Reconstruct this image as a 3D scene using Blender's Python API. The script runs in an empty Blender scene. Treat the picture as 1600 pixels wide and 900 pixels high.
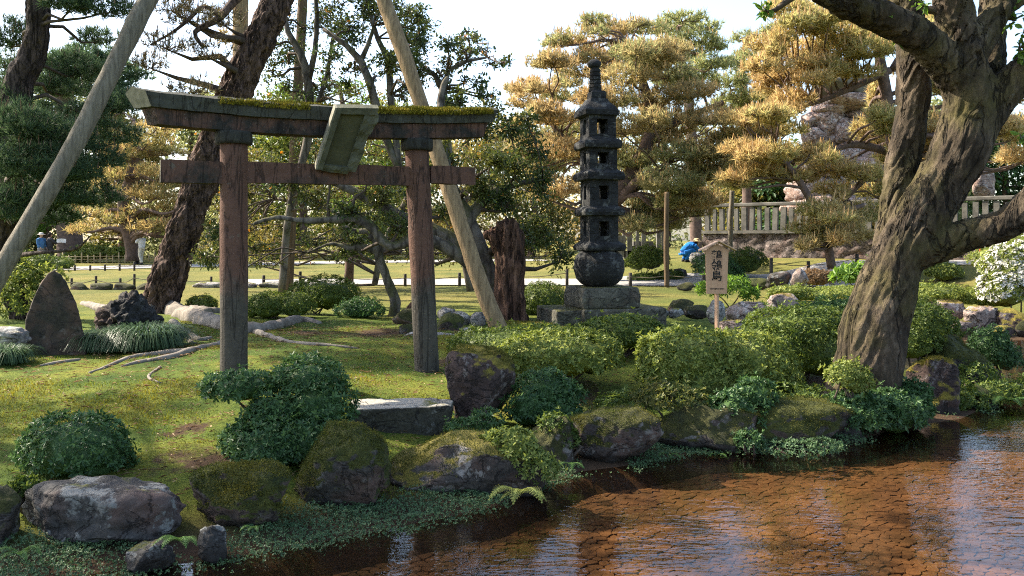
import bpy, math, random
import numpy as np
from mathutils import Vector, Matrix

# ------------------------------------------------------------------ camera, sky, sun, exposure
SC = bpy.context.scene
COL = SC.collection
F = 1300.0          # focal length in photograph pixels (1600 wide)
H = 1.75            # eye height above the water (m)
HOR = 375.0         # horizon row
cam_d = bpy.data.cameras.new('camera')
cam = bpy.data.objects.new('camera', cam_d); COL.objects.link(cam)
cam.location = (0, 0, H); cam.rotation_euler = (math.radians(90), 0, 0)
cam_d.sensor_width = 36; cam_d.lens = 36 * F / 1600
cam_d.shift_y = -(450 - HOR) / 1600
cam_d.clip_start = 0.05; cam_d.clip_end = 2000
SC.camera = cam

SUN_EL, SUN_AZ = 43.0, 160.0     # azimuth of the sun measured from +X towards +Y (left, a little behind)
world = bpy.data.worlds.new('World'); SC.world = world; world.use_nodes = True
wn = world.node_tree.nodes; wl = world.node_tree.links
wn.clear()
wo = wn.new('ShaderNodeOutputWorld'); wb = wn.new('ShaderNodeBackground')
sk = wn.new('ShaderNodeTexSky'); sk.sky_type = 'NISHITA'; sk.sun_disc = False
sk.sun_elevation = math.radians(SUN_EL)
sk.sun_rotation = math.radians(90 - SUN_AZ)
sk.air_density = 1.0; sk.dust_density = 2.2; sk.ozone_density = 0.8
wb.inputs['Strength'].default_value = 0.148
wl.new(sk.outputs[0], wb.inputs[0]); wl.new(wb.outputs[0], wo.inputs[0])

sd = bpy.data.lights.new('sun', 'SUN'); so = bpy.data.objects.new('sun', sd); COL.objects.link(so)
sd.energy = 5.0; sd.angle = math.radians(0.55); sd.color = (1.0, 0.90, 0.74)
e, a = math.radians(SUN_EL), math.radians(SUN_AZ)
TO_SUN = Vector((math.cos(e) * math.cos(a), math.cos(e) * math.sin(a), math.sin(e)))
so.rotation_euler = TO_SUN.to_track_quat('Z', 'Y').to_euler()

SC.view_settings.view_transform = 'Standard'; SC.view_settings.look = 'None'
SC.view_settings.exposure = 1.66; SC.view_settings.gamma = 1.0
SC.render.engine = 'CYCLES'
SC.cycles.use_denoising = False; SC.cycles.filter_width = 1.1
SC.cycles.max_bounces = 6; SC.cycles.diffuse_bounces = 3; SC.cycles.sample_clamp_indirect = 4.0; SC.cycles.glossy_bounces = 2
SC.cycles.transmission_bounces = 4; SC.cycles.transparent_max_bounces = 8
SC.cycles.caustics_reflective = False; SC.cycles.caustics_refractive = False

# ------------------------------------------------------------------ numeric helpers
rng = np.random.default_rng(11)
random.seed(5)
A3 = lambda *v: np.array(v, float)

def P(px, py, d):
    return np.array([(px - 800) / F * d, d, H - (py - HOR) / F * d])

def _h(i, j, k, s):
    n = (i * 374761393 + j * 668265263 + k * 2147483647 + s * 974711) & 0xffffffff
    n = ((n ^ (n >> 13)) * 1274126177) & 0xffffffff
    n = ((n ^ (n >> 16)) * 2246822519) & 0xffffffff
    return ((n ^ (n >> 15)) & 0xffffff) / float(0xffffff)

def vnoise(p, s=0):
    p = np.asarray(p, float)
    i = np.floor(p).astype(np.int64); f = p - i; f = f * f * (3 - 2 * f)
    r = 0
    for dx in (0, 1):
        for dy in (0, 1):
            for dz in (0, 1):
                w = (f[:, 0] if dx else 1 - f[:, 0]) * (f[:, 1] if dy else 1 - f[:, 1]) * (f[:, 2] if dz else 1 - f[:, 2])
                r = r + w * _h(i[:, 0] + dx, i[:, 1] + dy, i[:, 2] + dz, s)
    return r * 2 - 1

def fbm(p, o=4, s=0, g=0.5):
    p = np.asarray(p, float); r = 0; a_ = 1
    for k in range(o):
        r = r + a_ * vnoise(p * 2 ** k + 17.3 * k, s + k); a_ *= g
    return r

def unit(v):
    v = np.asarray(v, float)
    return v / np.maximum(np.linalg.norm(v, axis=-1, keepdims=True), 1e-9)

def sstep(a_, b_, x):
    t = np.clip((x - a_) / (b_ - a_), 0, 1); return t * t * (3 - 2 * t)

# ------------------------------------------------------------------ terrain
WATER = [(-14, 1.2), (-14, 3.0), (-6, 3.65), (-3.2, 4.1), (-2.25, 4.36), (-1.6, 4.55), (-1.0, 4.88), (-.5, 5.2), (-.15, 5.42), (.1, 5.75),
         (.5, 6.28), (1.0, 6.5), (1.5, 6.85), (2.3, 6.95), (2.95, 7.2), (3.6, 7.75), (4.4, 8.15), (5.0, 8.75), (5.6, 9.8), (6.1, 11.4),
         (6.5, 13.2), (7.4, 14.4), (9.5, 14.6), (13, 13.6), (18, 13), (18, 1.0), (6, 1.5), (0, 1.7)]
_W = np.array(WATER, float)

def wdist(x, y):
    """signed distance to the water's edge, positive on land"""
    x = np.asarray(x, float); y = np.asarray(y, float)
    best = np.full(x.shape, 1e9); inside = np.zeros(x.shape, bool)
    n = len(_W)
    for i in range(n):
        ax, ay = _W[i]; bx, by = _W[(i + 1) % n]
        ex, ey = bx - ax, by - ay
        t = np.clip(((x - ax) * ex + (y - ay) * ey) / (ex * ex + ey * ey), 0, 1)
        best = np.minimum(best, np.hypot(x - ax - t * ex, y - ay - t * ey))
        c = ((ay > y) != (by > y)) & (x < (bx - ax) * (y - ay) / ((by - ay) if by != ay else 1e-9) + ax)
        inside ^= c
    return np.where(inside, -best, best)

def terr(x, y):
    x = np.asarray(x, float); y = np.asarray(y, float)
    s = wdist(x, y)
    plat = 0.52 + 0.05 * np.exp(-((x + 2.6) ** 2 + (y - 7.8) ** 2) / 6) - 0.10 * sstep(0.2, 2.0, x) - 0.14 * sstep(3.0, 6.0, x)
    far = sstep(10.5, 17, y)
    plat = plat * (1 - far) + 0.40 * far
    q_ = sstep(8, 13, x); rise = sstep(25.5 - 9 * q_, 31 - 6 * q_, y) * sstep(2, 7, x)
    plat = plat + 0.66 * rise
    near = y < 1.8
    z = np.where(s < 0, -0.22 * sstep(0, 0.3, -s), plat * (1 - np.exp(-(np.maximum(s, 0) / 1.7) ** 1.35)))
    z = z - 0.10 * np.exp(-((x + .75) ** 2 + (y - 6.6) ** 2) / .35) * (s > .3)
    q = np.stack([x, y, 0 * x], -1).reshape(-1, 3)
    nz = (fbm(q * 1.1, 3, 3) * 0.03 + fbm(q * 5, 2, 9) * 0.008).reshape(x.shape)
    z = z + np.where(s > 0, nz * sstep(0, .4, s), 0) * (1 - sstep(16, 21, y))
    return z

def tz(x, y):
    return float(terr(np.array([x]), np.array([y]))[0])

def G(px, py, d0=3.5, d1=70):
    d = np.concatenate([np.arange(d0, 20, .03), np.arange(20, d1, .1)])
    x = (px - 800) / F * d; z = H - (py - HOR) / F * d
    hit = np.nonzero(z <= terr(x, d))[0]
    k = hit[0] if len(hit) else len(d) - 1
    return np.array([x[k], d[k], float(terr(x[k:k+1], d[k:k+1])[0])])

# ------------------------------------------------------------------ mesh building
class MB:
    def __init__(s): s.v = []; s.f = []; s.n = 0
    def add(s, V, Fc, m=0):
        V = np.asarray(V, float).reshape(-1, 3); Fc = np.asarray(Fc, np.int64)
        s.v.append(V); s.f.append((Fc + s.n, m)); s.n += len(V); return s
    def box(s, c, h, R=None, m=0):
        c = np.asarray(c, float); h = np.asarray(h, float)
        q = np.array([(x, y, z) for z in (-1, 1) for y in (-1, 1) for x in (-1, 1)], float) * h
        if R is not None: q = q @ np.asarray(R).T
        return s.add(q + c, [(0, 2, 3, 1), (4, 5, 7, 6), (0, 1, 5, 4), (2, 6, 7, 3), (0, 4, 6, 2), (1, 3, 7, 5)], m)
    def arrays(s):
        return np.concatenate(s.v), s.f
    def mesh(s, name, mats, origin=(0, 0, 0), smooth=True):
        V = np.concatenate(s.v) - np.asarray(origin, float)
        me = bpy.data.meshes.new(name)
        me.vertices.add(len(V)); me.vertices.foreach_set('co', V.ravel())
        li = np.concatenate([f.ravel() for f, _ in s.f]); tot = np.concatenate([np.full(len(f), f.shape[1]) for f, _ in s.f])
        mi = np.concatenate([np.full(len(f), m) for f, m in s.f])
        me.loops.add(len(li)); me.loops.foreach_set('vertex_index', li.astype(np.int32))
        me.polygons.add(len(tot)); st = np.concatenate([[0], np.cumsum(tot)[:-1]])
        me.polygons.foreach_set('loop_start', st.astype(np.int32))
        me.polygons.foreach_set('material_index', mi.astype(np.int32))
        me.polygons.foreach_set('use_smooth', np.full(len(tot), smooth))
        for m in (mats if isinstance(mats, (list, tuple)) else [mats]): me.materials.append(m)
        me.update(calc_edges=True)
        return me
    def build(s, name, mats, parent=None, origin=None, smooth=True):
        o0 = wloc(parent) if parent else (np.zeros(3) if origin is None else np.asarray(origin, float))
        o = bpy.data.objects.new(name, s.mesh(name, mats, o0, smooth)); COL.objects.link(o)
        if parent: o.parent = parent
        else: o.location = o0
        return o

def wloc(o):
    v = np.zeros(3)
    while o is not None: v += np.array(o.location); o = o.parent
    return v

def tag(o, label, cat=None, group=None, kind=None):
    if label: o['label'] = label
    if cat: o['category'] = cat
    if group: o['group'] = group
    if kind: o['kind'] = kind
    return o

def thing(name, label, cat, loc, group=None):
    o = bpy.data.objects.new(name, None); COL.objects.link(o); o.location = tuple(loc); o.empty_display_size = .1
    return tag(o, label, cat, group)

def spline(pts, step):
    """Catmull-Rom through rows (x,y,z,r..), resampled about every step metres"""
    p = np.asarray(pts, float)
    if len(p) == 2: p = np.array([p[0], p[0] * .5 + p[1] * .5, p[1]])
    q = np.vstack([2 * p[0] - p[1], p, 2 * p[-1] - p[-2]]); out = []
    for i in range(1, len(q) - 2):
        n = max(1, int(np.linalg.norm(q[i + 1][:3] - q[i][:3]) / step))
        t = (np.arange(n) / n)[:, None]
        a_, b_, c_, d_ = q[i - 1], q[i], q[i + 1], q[i + 2]
        out.append(.5 * (2 * b_ + (c_ - a_) * t + (2 * a_ - 5 * b_ + 4 * c_ - d_) * t ** 2 + (3 * b_ - a_ - 3 * c_ + d_) * t ** 3))
    out.append(p[-1:]); return np.vstack(out)

def tube(mb, pts, n=8, step=.15, m=0, amp=0, fq=3, seed=0, cap=True):
    """pts rows (x,y,z,radius)"""
    s = spline(pts, step); c = s[:, :3]; r = np.maximum(s[:, 3], .0015)
    t = unit(np.gradient(c, axis=0))
    ref = A3(0, 0, 1) if abs(t[0][2]) < .9 else A3(1, 0, 0)
    u = unit(np.cross(t[0], ref)); us = []
    for k in range(len(c)):
        u = unit(u - t[k] * (u @ t[k])); us.append(u)
    us = np.array(us); w = np.cross(t, us)
    an = np.arange(n) / n * 2 * np.pi
    V = c[:, None] + r[:, None, None] * (us[:, None] * np.cos(an)[None, :, None] + w[:, None] * np.sin(an)[None, :, None])
    V = V.reshape(-1, 3)
    if amp:
        rr = np.repeat(r, n); V = V + (V - np.repeat(c, n, 0)) * (fbm(V * fq, 3, seed) * amp)[:, None]
    K = len(c); i = np.arange(K - 1)[:, None] * n; j = np.arange(n)[None]; j2 = (j + 1) % n
    Fq = np.stack([i + j, i + j2, i + n + j2, i + n + j], -1).reshape(-1, 4)
    mb.add(V, Fq, m)
    if cap:
        for k, fl in ((0, -1), (K - 1, 1)):
            ring = np.arange(n) + k * n
            base = mb.n - len(V)
            idx = ring if fl > 0 else ring[::-1]
            mb.f.append(((np.array([idx]) + base), m))
    return mb

def lathe(mb, prof, c, n=24, m=0, R=None):
    """prof list of (r,z)"""
    an = np.arange(n) / n * 2 * np.pi
    V = np.array([[(r * math.cos(t), r * math.sin(t), z) for t in an] for r, z in prof]).reshape(-1, 3)
    if R is not None: V = V @ np.asarray(R).T
    K = len(prof); i = np.arange(K - 1)[:, None] * n; j = np.arange(n)[None]; j2 = (j + 1) % n
    mb.add(V + np.asarray(c), np.stack([i + j, i + j2, i + n + j2, i + n + j], -1).reshape(-1, 4), m)
    return mb

_ICO = {}
def ico(sub):
    if sub not in _ICO:
        import bmesh
        bm = bmesh.new(); bmesh.ops.create_icosphere(bm, subdivisions=sub, radius=1)
        V = np.array([v.co[:] for v in bm.verts]); Fc = np.array([[v.index for v in f.verts] for f in bm.faces]); bm.free()
        _ICO[sub] = (V, Fc)
    return _ICO[sub]

def remesh(mb, voxel, smooth=2):
    """union the pieces of mb into one continuous surface; returns V, F(list), normals"""
    o = mb.build('tmp', []); md = o.modifiers.new('r', 'REMESH'); md.mode = 'VOXEL'; md.voxel_size = voxel
    if smooth:
        ms = o.modifiers.new('s', 'SMOOTH'); ms.iterations = smooth; ms.factor = .5
    bpy.context.view_layer.update()
    dg = bpy.context.evaluated_depsgraph_get()
    me = bpy.data.meshes.new_from_object(o.evaluated_get(dg))
    V = np.empty(len(me.vertices) * 3); me.vertices.foreach_get('co', V)
    N = np.empty(len(me.vertices) * 3); me.vertices.foreach_get('normal', N)
    L = np.empty(len(me.loops), np.int32); me.loops.foreach_get('vertex_index', L)
    S = np.empty(len(me.polygons), np.int32); me.polygons.foreach_get('loop_total', S)
    st = np.concatenate([[0], np.cumsum(S)[:-1]])
    Fs = []
    for k in (3, 4):
        s_ = st[S == k]
        if len(s_): Fs.append(L[s_[:, None] + np.arange(k)[None]])
    old = o.data; bpy.data.objects.remove(o); bpy.data.meshes.remove(old); bpy.data.meshes.remove(me)
    return V.reshape(-1, 3), Fs, N.reshape(-1, 3)

def from_remesh(V, Fs):
    mb = MB(); mb.v.append(V); mb.n = len(V)
    for f in Fs: mb.f.append((f.astype(np.int64), 0))
    return mb

# ------------------------------------------------------------------ node helper
class NG:
    def __init__(s, name):
        s.m = bpy.data.materials.new(name); s.m.use_nodes = True; s.t = s.m.node_tree; s.t.nodes.clear()
        s.pos = None
    def n(s, ty, **kw):
        nd = s.t.nodes.new(ty)
        for k, v in kw.items(): setattr(nd, k, v)
        return nd
    def put(s, nd, key, v):
        if v is None: return
        i = nd.inputs[key]
        if hasattr(v, 'is_output') or isinstance(v, bpy.types.NodeSocket): s.t.links.new(v, i)
        elif isinstance(v, (tuple, list)) and len(v) == 3 and i.type == 'RGBA': i.default_value = (*v, 1)
        else: i.default_value = v
    def position(s):
        if s.pos is None: s.pos = s.n('ShaderNodeNewGeometry')
        return s.pos.outputs['Position']
    def island(s):
        s.position(); return s.pos.outputs['Random Per Island']
    def nz(s):
        s.position(); x = s.n('ShaderNodeSeparateXYZ'); s.put(x, 0, s.pos.outputs['Normal']); return x.outputs['Z']
    def map(s, scale=(1, 1, 1), rot=(0, 0, 0), src=None):
        m = s.n('ShaderNodeMapping'); s.put(m, 0, src or s.position()); m.inputs['Scale'].default_value = scale; m.inputs['Rotation'].default_value = rot
        return m.outputs[0]
    def noise(s, scale=5, detail=4, rough=.55, vec=None, dist=0):
        x = s.n('ShaderNodeTexNoise'); s.put(x, 'Vector', vec or s.position()); s.put(x, 'Scale', scale); s.put(x, 'Detail', detail); s.put(x, 'Roughness', rough); s.put(x, 'Distortion', dist)
        return x.outputs['Fac']
    def voro(s, scale=5, vec=None, feature='F1', out='Distance', rnd=1):
        x = s.n('ShaderNodeTexVoronoi', feature=feature); s.put(x, 'Vector', vec or s.position()); s.put(x, 'Scale', scale); s.put(x, 'Randomness', rnd)
        return x.outputs[out]
    def ramp(s, f, stops, interp='LINEAR'):
        x = s.n('ShaderNodeValToRGB'); s.put(x, 0, f); el = x.color_ramp.elements; x.color_ramp.interpolation = interp
        while len(el) < len(stops): el.new(.5)
        for e_, (p, c) in zip(el, stops):
            e_.position = p; e_.color = (*c, 1) if isinstance(c, (tuple, list)) else (c, c, c, 1)
        return x.outputs[0]
    def mix(s, f, a_, b_, mode='MIX'):
        x = s.n('ShaderNodeMix', data_type='RGBA', blend_type=mode); s.put(x, 0, f); s.put(x, 6, a_); s.put(x, 7, b_); return x.outputs[2]
    def math(s, op, a_, b_=None, clamp=False):
        x = s.n('ShaderNodeMath', operation=op, use_clamp=clamp); s.put(x, 0, a_)
        if b_ is not None: s.put(x, 1, b_)
        return x.outputs[0]
    def hsv(s, col, h=.5, sa=1., v=1.):
        x = s.n('ShaderNodeHueSaturation'); s.put(x, 'Hue', h); s.put(x, 'Saturation', sa); s.put(x, 'Value', v); s.put(x, 'Color', col); return x.outputs[0]
    def cracks(s, scale, width, vec=None, dist=.8):
        n_ = s.noise(scale, 5, .62, vec, dist); a_ = s.math('ABSOLUTE', s.math('SUBTRACT', n_, .5))
        return s.math('SUBTRACT', 1, s.math('DIVIDE', a_, width), True)
    def bump(s, h, strength=.4, dist=.02, normal=None):
        x = s.n('ShaderNodeBump'); s.put(x, 'Height', h); s.put(x, 'Strength', strength); s.put(x, 'Distance', dist)
        if normal is not None: s.put(x, 'Normal', normal)
        return x.outputs[0]
    def pb(s, col, rough=.8, normal=None, spec=.3, **kw):
        x = s.n('ShaderNodeBsdfPrincipled'); s.put(x, 'Base Color', col); s.put(x, 'Roughness', rough); s.put(x, 'Specular IOR Level', spec)
        if normal is not None: s.put(x, 'Normal', normal)
        for k, v in kw.items(): s.put(x, k.replace('_', ' '), v)
        return x.outputs[0]
    def out(s, sh):
        o = s.n('ShaderNodeOutputMaterial'); s.t.links.new(sh, o.inputs[0]); return s.m

def leafmat(name, c0, c1, trans=.35, rough=.45, patch=None, pscale=.8, tcol=None, spec=.2):
    """c0..c1 varies from leaf to leaf; patch mixes a third colour by large noise"""
    g = NG(name)
    col = g.ramp(g.island(), [(0, c0), (1, c1)])
    if patch:
        f = g.ramp(g.noise(pscale, 3, .6), [(.42, 0), (.62, 1)])
        col = g.mix(f, col, patch)
    v = g.math('ADD', g.math('MULTIPLY', g.island(), .5), .75)
    col = g.hsv(col, .5, 1, v)
    b = g.pb(col, rough, spec=spec)
    t = g.n('ShaderNodeBsdfTranslucent'); g.put(t, 0, g.hsv(col, .49, 1.1, 1.3) if tcol is None else tcol)
    mx = g.n('ShaderNodeMixShader'); g.put(mx, 0, trans); g.t.links.new(b, mx.inputs[1]); g.t.links.new(t.outputs[0], mx.inputs[2])
    return g.out(mx.outputs[0])

def rockmat(name, c0, c1, moss=.5, mosscol=((.045, .055, .010), (.16, .15, .020)), lichen=.35, lcol=(.36, .35, .31), bump=.6, wet=False, red=.5, top=None):
    g = NG(name)
    base = g.ramp(g.noise(4, 6, .65), [(.3, c0), (.7, c1)])
    spk = g.ramp(g.noise(38, 4, .7), [(.35, .55), (.65, 1.25)])
    base = g.mix(1, base, spk, 'MULTIPLY')
    redf = g.ramp(g.noise(1.9, 3, .6, g.map((1, 1, 1), (.4, 1, 0))), [(.5, 0), (.7, red)])
    base = g.mix(redf, base, (.16, .085, .06))
    lf = g.ramp(g.noise(5.5, 5, .72, g.map((1, 1, 1), (1, .3, .8))), [(.60 - lichen * .12, 0), (.66 - lichen * .12, 1)])
    base = g.mix(g.math('MULTIPLY', lf, min(1, lichen * 1.6)), base, lcol)
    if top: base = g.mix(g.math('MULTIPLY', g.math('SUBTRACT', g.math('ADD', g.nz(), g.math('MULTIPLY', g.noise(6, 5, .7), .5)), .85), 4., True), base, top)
    mn = g.math('ADD', g.math('MULTIPLY', g.nz(), .55), g.math('MULTIPLY', g.noise(3.2, 5, .7), 1.15))
    mf = g.math('MULTIPLY', g.math('SUBTRACT', mn, 1.22 - moss * .72), 9., True)
    mcol = g.ramp(g.noise(9, 4, .65), [(.32, mosscol[0]), (.68, mosscol[1])])
    mcol = g.mix(1, mcol, g.ramp(g.noise(120, 2, .6), [(.3, .55), (.7, 1.35)]), 'MULTIPLY')
    col = g.mix(mf, base, mcol)
    sp_ = g.n('ShaderNodeSeparateXYZ'); g.put(sp_, 0, g.position())
    wl_ = g.math('SUBTRACT', 1, g.math('MULTIPLY', g.math('ADD', g.math('SUBTRACT', sp_.outputs['Z'], .05), g.math('MULTIPLY', g.math('SUBTRACT', g.noise(7, 3, .6), .5), .10)), 22., True), True)
    col = g.mix(g.math('MULTIPLY', wl_, .8), col, (.012, .010, .008))      # wet, algae-dark foot at the waterline
    h = g.math('ADD', g.noise(26, 6, .75), g.math('MULTIPLY', g.voro(9), -.3))
    h = g.math('ADD', h, g.math('MULTIPLY', g.noise(90, 4, .8), .35))
    ck = g.cracks(2.6, .022, g.map((1, 1, 1.6), (.5, .3, .2)))
    col = g.mix(g.math('MULTIPLY', g.math('MULTIPLY', ck, g.math('SUBTRACT', 1, mf)), .85), col, (.010, .008, .007)); h = g.math('SUBTRACT', h, g.math('MULTIPLY', ck, 1.2))
    h = g.math('ADD', h, g.math('MULTIPLY', g.math('MULTIPLY', mf, g.noise(150, 2, .6)), 1.6))
    return g.out(g.pb(col, .45 if wet else .88, g.bump(h, bump, .025), .35))
# ------------------------------------------------------------------ materials
def m_ground():
    g = NG('moss_lawn')
    a1 = g.noise(1.3, 5, .62); a2 = g.noise(6, 5, .65); a3 = g.noise(60, 3, .7)
    col = g.ramp(a1, [(.32, (.040, .070, .014)), (.46, (.088, .122, .020)), (.60, (.155, .168, .026)), (.76, (.20, .15, .035))])
    col = g.mix(g.ramp(a2, [(.45, 0), (.7, .55)]), col, (.055, .085, .016))
    col = g.mix(1, col, g.ramp(a3, [(.3, .5), (.7, 1.4)]), 'MULTIPLY')
    sep = g.n('ShaderNodeSeparateXYZ'); g.put(sep, 0, g.position())
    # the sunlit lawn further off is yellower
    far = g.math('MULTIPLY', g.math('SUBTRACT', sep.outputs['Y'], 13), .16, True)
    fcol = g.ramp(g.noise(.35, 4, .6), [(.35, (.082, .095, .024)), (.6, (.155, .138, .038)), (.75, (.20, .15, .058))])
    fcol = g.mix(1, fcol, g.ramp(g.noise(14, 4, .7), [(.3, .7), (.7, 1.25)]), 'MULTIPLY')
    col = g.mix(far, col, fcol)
    earth = g.mix(g.noise(22, 5, .7), (.030, .019, .011), (.115, .072, .044))
    def spot(p, r):
        v = g.n('ShaderNodeVectorMath', operation='DISTANCE'); g.put(v, 0, g.position()); v.inputs[1].default_value = tuple(p)
        q = g.math('DIVIDE', g.math('ADD', v.outputs['Value'], g.math('MULTIPLY', g.math('SUBTRACT', g.noise(4, 4, .7), .5), 1.1)), r)
        return g.math('SUBTRACT', 1.5, g.math('MULTIPLY', q, 1.5), True)
    for p, r in SPOTS: col = g.mix(spot(p, r), col, earth)
    low = g.math('SUBTRACT', 1, g.math('MULTIPLY', g.math('SUBTRACT', sep.outputs['Z'], .03), 9, True), True)
    col = g.mix(low, col, earth)
    h = g.math('ADD', g.noise(75, 5, .8), g.math('MULTIPLY', g.noise(11, 4, .6), .8))
    return g.out(g.pb(col, .95, g.bump(h, .8, .03), .1))

def m_simple(name, c0, c1, scale=6, rough=.85, bump=.3, bscale=30, spec=.25, dist=.01, stretch=(1, 1, 1), rot=(0, 0, 0)):
    g = NG(name); vec = g.map(stretch, rot)
    col = g.ramp(g.noise(scale, 5, .62, vec), [(.3, c0), (.7, c1)])
    return g.out(g.pb(col, rough, g.bump(g.noise(bscale, 5, .7, vec), bump, dist), spec))

def m_bark(name, c0, c1, c2, rot=(0, 0, 0), st=(1, 1, .28), sc=11, bump=1.0, moss=0, mosscol=(.10, .085, .018), depth=.03):
    g = NG(name); vec = g.map(st, rot)
    wv = g.n('ShaderNodeVectorMath', operation='ADD'); g.put(wv, 0, vec)
    nzc = g.n('ShaderNodeTexNoise'); g.put(nzc, 'Vector', vec); g.put(nzc, 'Scale', 4.); g.put(nzc, 'Detail', 4.)
    sc_ = g.n('ShaderNodeVectorMath', operation='SCALE'); g.put(sc_, 0, nzc.outputs['Color']); g.put(sc_, 'Scale', .22); g.put(wv, 1, sc_.outputs[0])
    v = g.voro(sc, wv.outputs[0], 'DISTANCE_TO_EDGE')
    crack = g.ramp(v, [(0, 0), (.18, 1)])
    col = g.mix(g.noise(7, 5, .65, vec), c1, c2)
    col = g.mix(crack, c0, col)
    col = g.mix(1, col, g.ramp(g.noise(40, 4, .7), [(.3, .65), (.7, 1.3)]), 'MULTIPLY')
    if moss:
        f = g.ramp(g.math('ADD', g.noise(2.2, 5, .7), g.math('MULTIPLY', g.nz(), .18)), [(.62 - moss * .2, 0), (.75 - moss * .2, .85)])
        col = g.mix(f, col, mosscol)
    h = g.math('ADD', g.math('MULTIPLY', crack, .8), g.math('MULTIPLY', g.noise(34, 5, .7, vec), .6))
    return g.out(g.pb(col, .92, g.bump(h, bump, depth), .2))

def m_simple_bark(name, cols, mosscol, mossf, lich, rot=-25, st=.4, sc=5, lcol=(.20, .19, .16)):
    g = NG(name); vec = g.map((1, 1, st), (0, math.radians(rot), 0))
    n1 = g.noise(sc, 6, .7, vec, .6); n2 = g.noise(22, 5, .7, vec)
    col = g.ramp(n1, [(.30, cols[0]), (.5, cols[1]), (.70, cols[2])])
    col = g.mix(g.ramp(g.noise(1.6, 5, .7), [(.65 - mossf * .3, 0), (.85 - mossf * .3, .8)]), col, mosscol)
    col = g.mix(g.ramp(g.noise(9, 5, .75), [(.62, 0), (.70, lich)]), col, lcol)
    col = g.mix(1, col, g.ramp(n2, [(.3, .5), (.7, 1.35)]), 'MULTIPLY')
    h = g.math('ADD', n1, g.math('MULTIPLY', n2, .5))
    h = g.math('ADD', h, g.math('MULTIPLY', g.noise(70, 4, .75, vec), .25)); ck = g.cracks(sc * .55, .030, g.map((1, 1, st * .6), (0, math.radians(rot), 0))); col = g.mix(g.math('MULTIPLY', ck, .65), col, tuple(v * .7 for v in cols[0])); h = g.math('SUBTRACT', h, g.math('MULTIPLY', ck, .9)); return g.out(g.pb(col, .9, g.bump(h, 1.0, .045), .2))

SPOTS = [(G(322, 722), .30), (G(290, 668), .16), (G(600, 520), .75), (G(480, 520), .5), (G(700, 565), .3), (G(1290, 600), .35), (G(890, 610), .5)]
M = {}
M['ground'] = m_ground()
M['gravel'] = m_simple('path_gravel', (.21, .20, .185), (.31, .295, .275), 9, .95, .3, 60)
M['rock'] = rockmat('rock_dark', (.022, .021, .019), (.065, .061, .056), .12, lichen=.6, lcol=(.17, .17, .155))
M['rock_moss'] = rockmat('rock_mossy', (.030, .027, .022), (.08, .07, .058), .98, lichen=.3, lcol=(.2, .195, .17), mosscol=((.022, .030, .006), (.075, .078, .012)))
M['rock_half'] = rockmat('rock_half_mossy', (.030, .026, .022), (.085, .072, .062), .86, lichen=.45, lcol=(.20, .19, .17), mosscol=((.018, .021, .005), (.062, .060, .011)))
M['rock_cap'] = rockmat('rock_moss_cap', (.030, .020, .017), (.085, .056, .047), .66, lichen=.35, lcol=(.25, .22, .2), mosscol=((.10, .085, .012), (.27, .21, .03)))
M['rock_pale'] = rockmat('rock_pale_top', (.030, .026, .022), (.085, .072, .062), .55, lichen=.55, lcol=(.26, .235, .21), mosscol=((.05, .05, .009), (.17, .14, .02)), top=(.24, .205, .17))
M['rock_pink'] = rockmat('rock_pink', (.20, .145, .12), (.38, .29, .25), .32, lichen=.5, lcol=(.46, .42, .38), mosscol=((.16, .12, .02), (.30, .22, .04)), bump=.9)
M['rock_grey'] = rockmat('rock_grey', (.16, .15, .14), (.32, .30, .28), .18, lichen=.6)
M['rock_black'] = rockmat('rock_black', (.012, .012, .011), (.05, .048, .044), .1, lichen=.15, bump=1.0)
M['stele'] = rockmat('stele_stone', (.020, .018, .012), (.034, .030, .021), .02, lichen=.08, bump=.35)
M['slab'] = rockmat('slab_stone', (.030, .028, .018), (.075, .068, .048), .05, lichen=.2, bump=.5, top=(.30, .275, .225), red=0)  # besides staining, the pale top carries sunlight and the dark sides shade
M['pagoda'] = rockmat('pagoda_stone', (.010, .0105, .011), (.030, .030, .029), .06, lichen=.55, lcol=(.085, .085, .078), bump=.7, red=0)
M['plinth'] = rockmat('plinth_stone', (.045, .043, .033), (.13, .12, .09), .34, lichen=.35, lcol=(.22, .21, .17), mosscol=((.06, .06, .016), (.13, .12, .03)))
M['bed'] = m_simple('pond_bed_mortar', (.020, .011, .006), (.04, .022, .012), 7, .9)
def m_stone():
    g = NG('pond_stone')
    col = g.ramp(g.noise(5, 4, .6), [(.3, (.068, .037, .018)), (.7, (.165, .088, .042))])
    col = g.hsv(col, .5, 1, g.math('ADD', .62, g.math('MULTIPLY', g.noise(14, 2, .5), .76)))
    col = g.mix(g.ramp(g.noise(.9, 5, .7), [(.5, 0), (.72, .55)]), col, (.055, .042, .020))
    return g.out(g.pb(col, .8, g.bump(g.noise(35, 4, .7), .4, .01), .2))
M['bedstone'] = m_stone()
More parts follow.
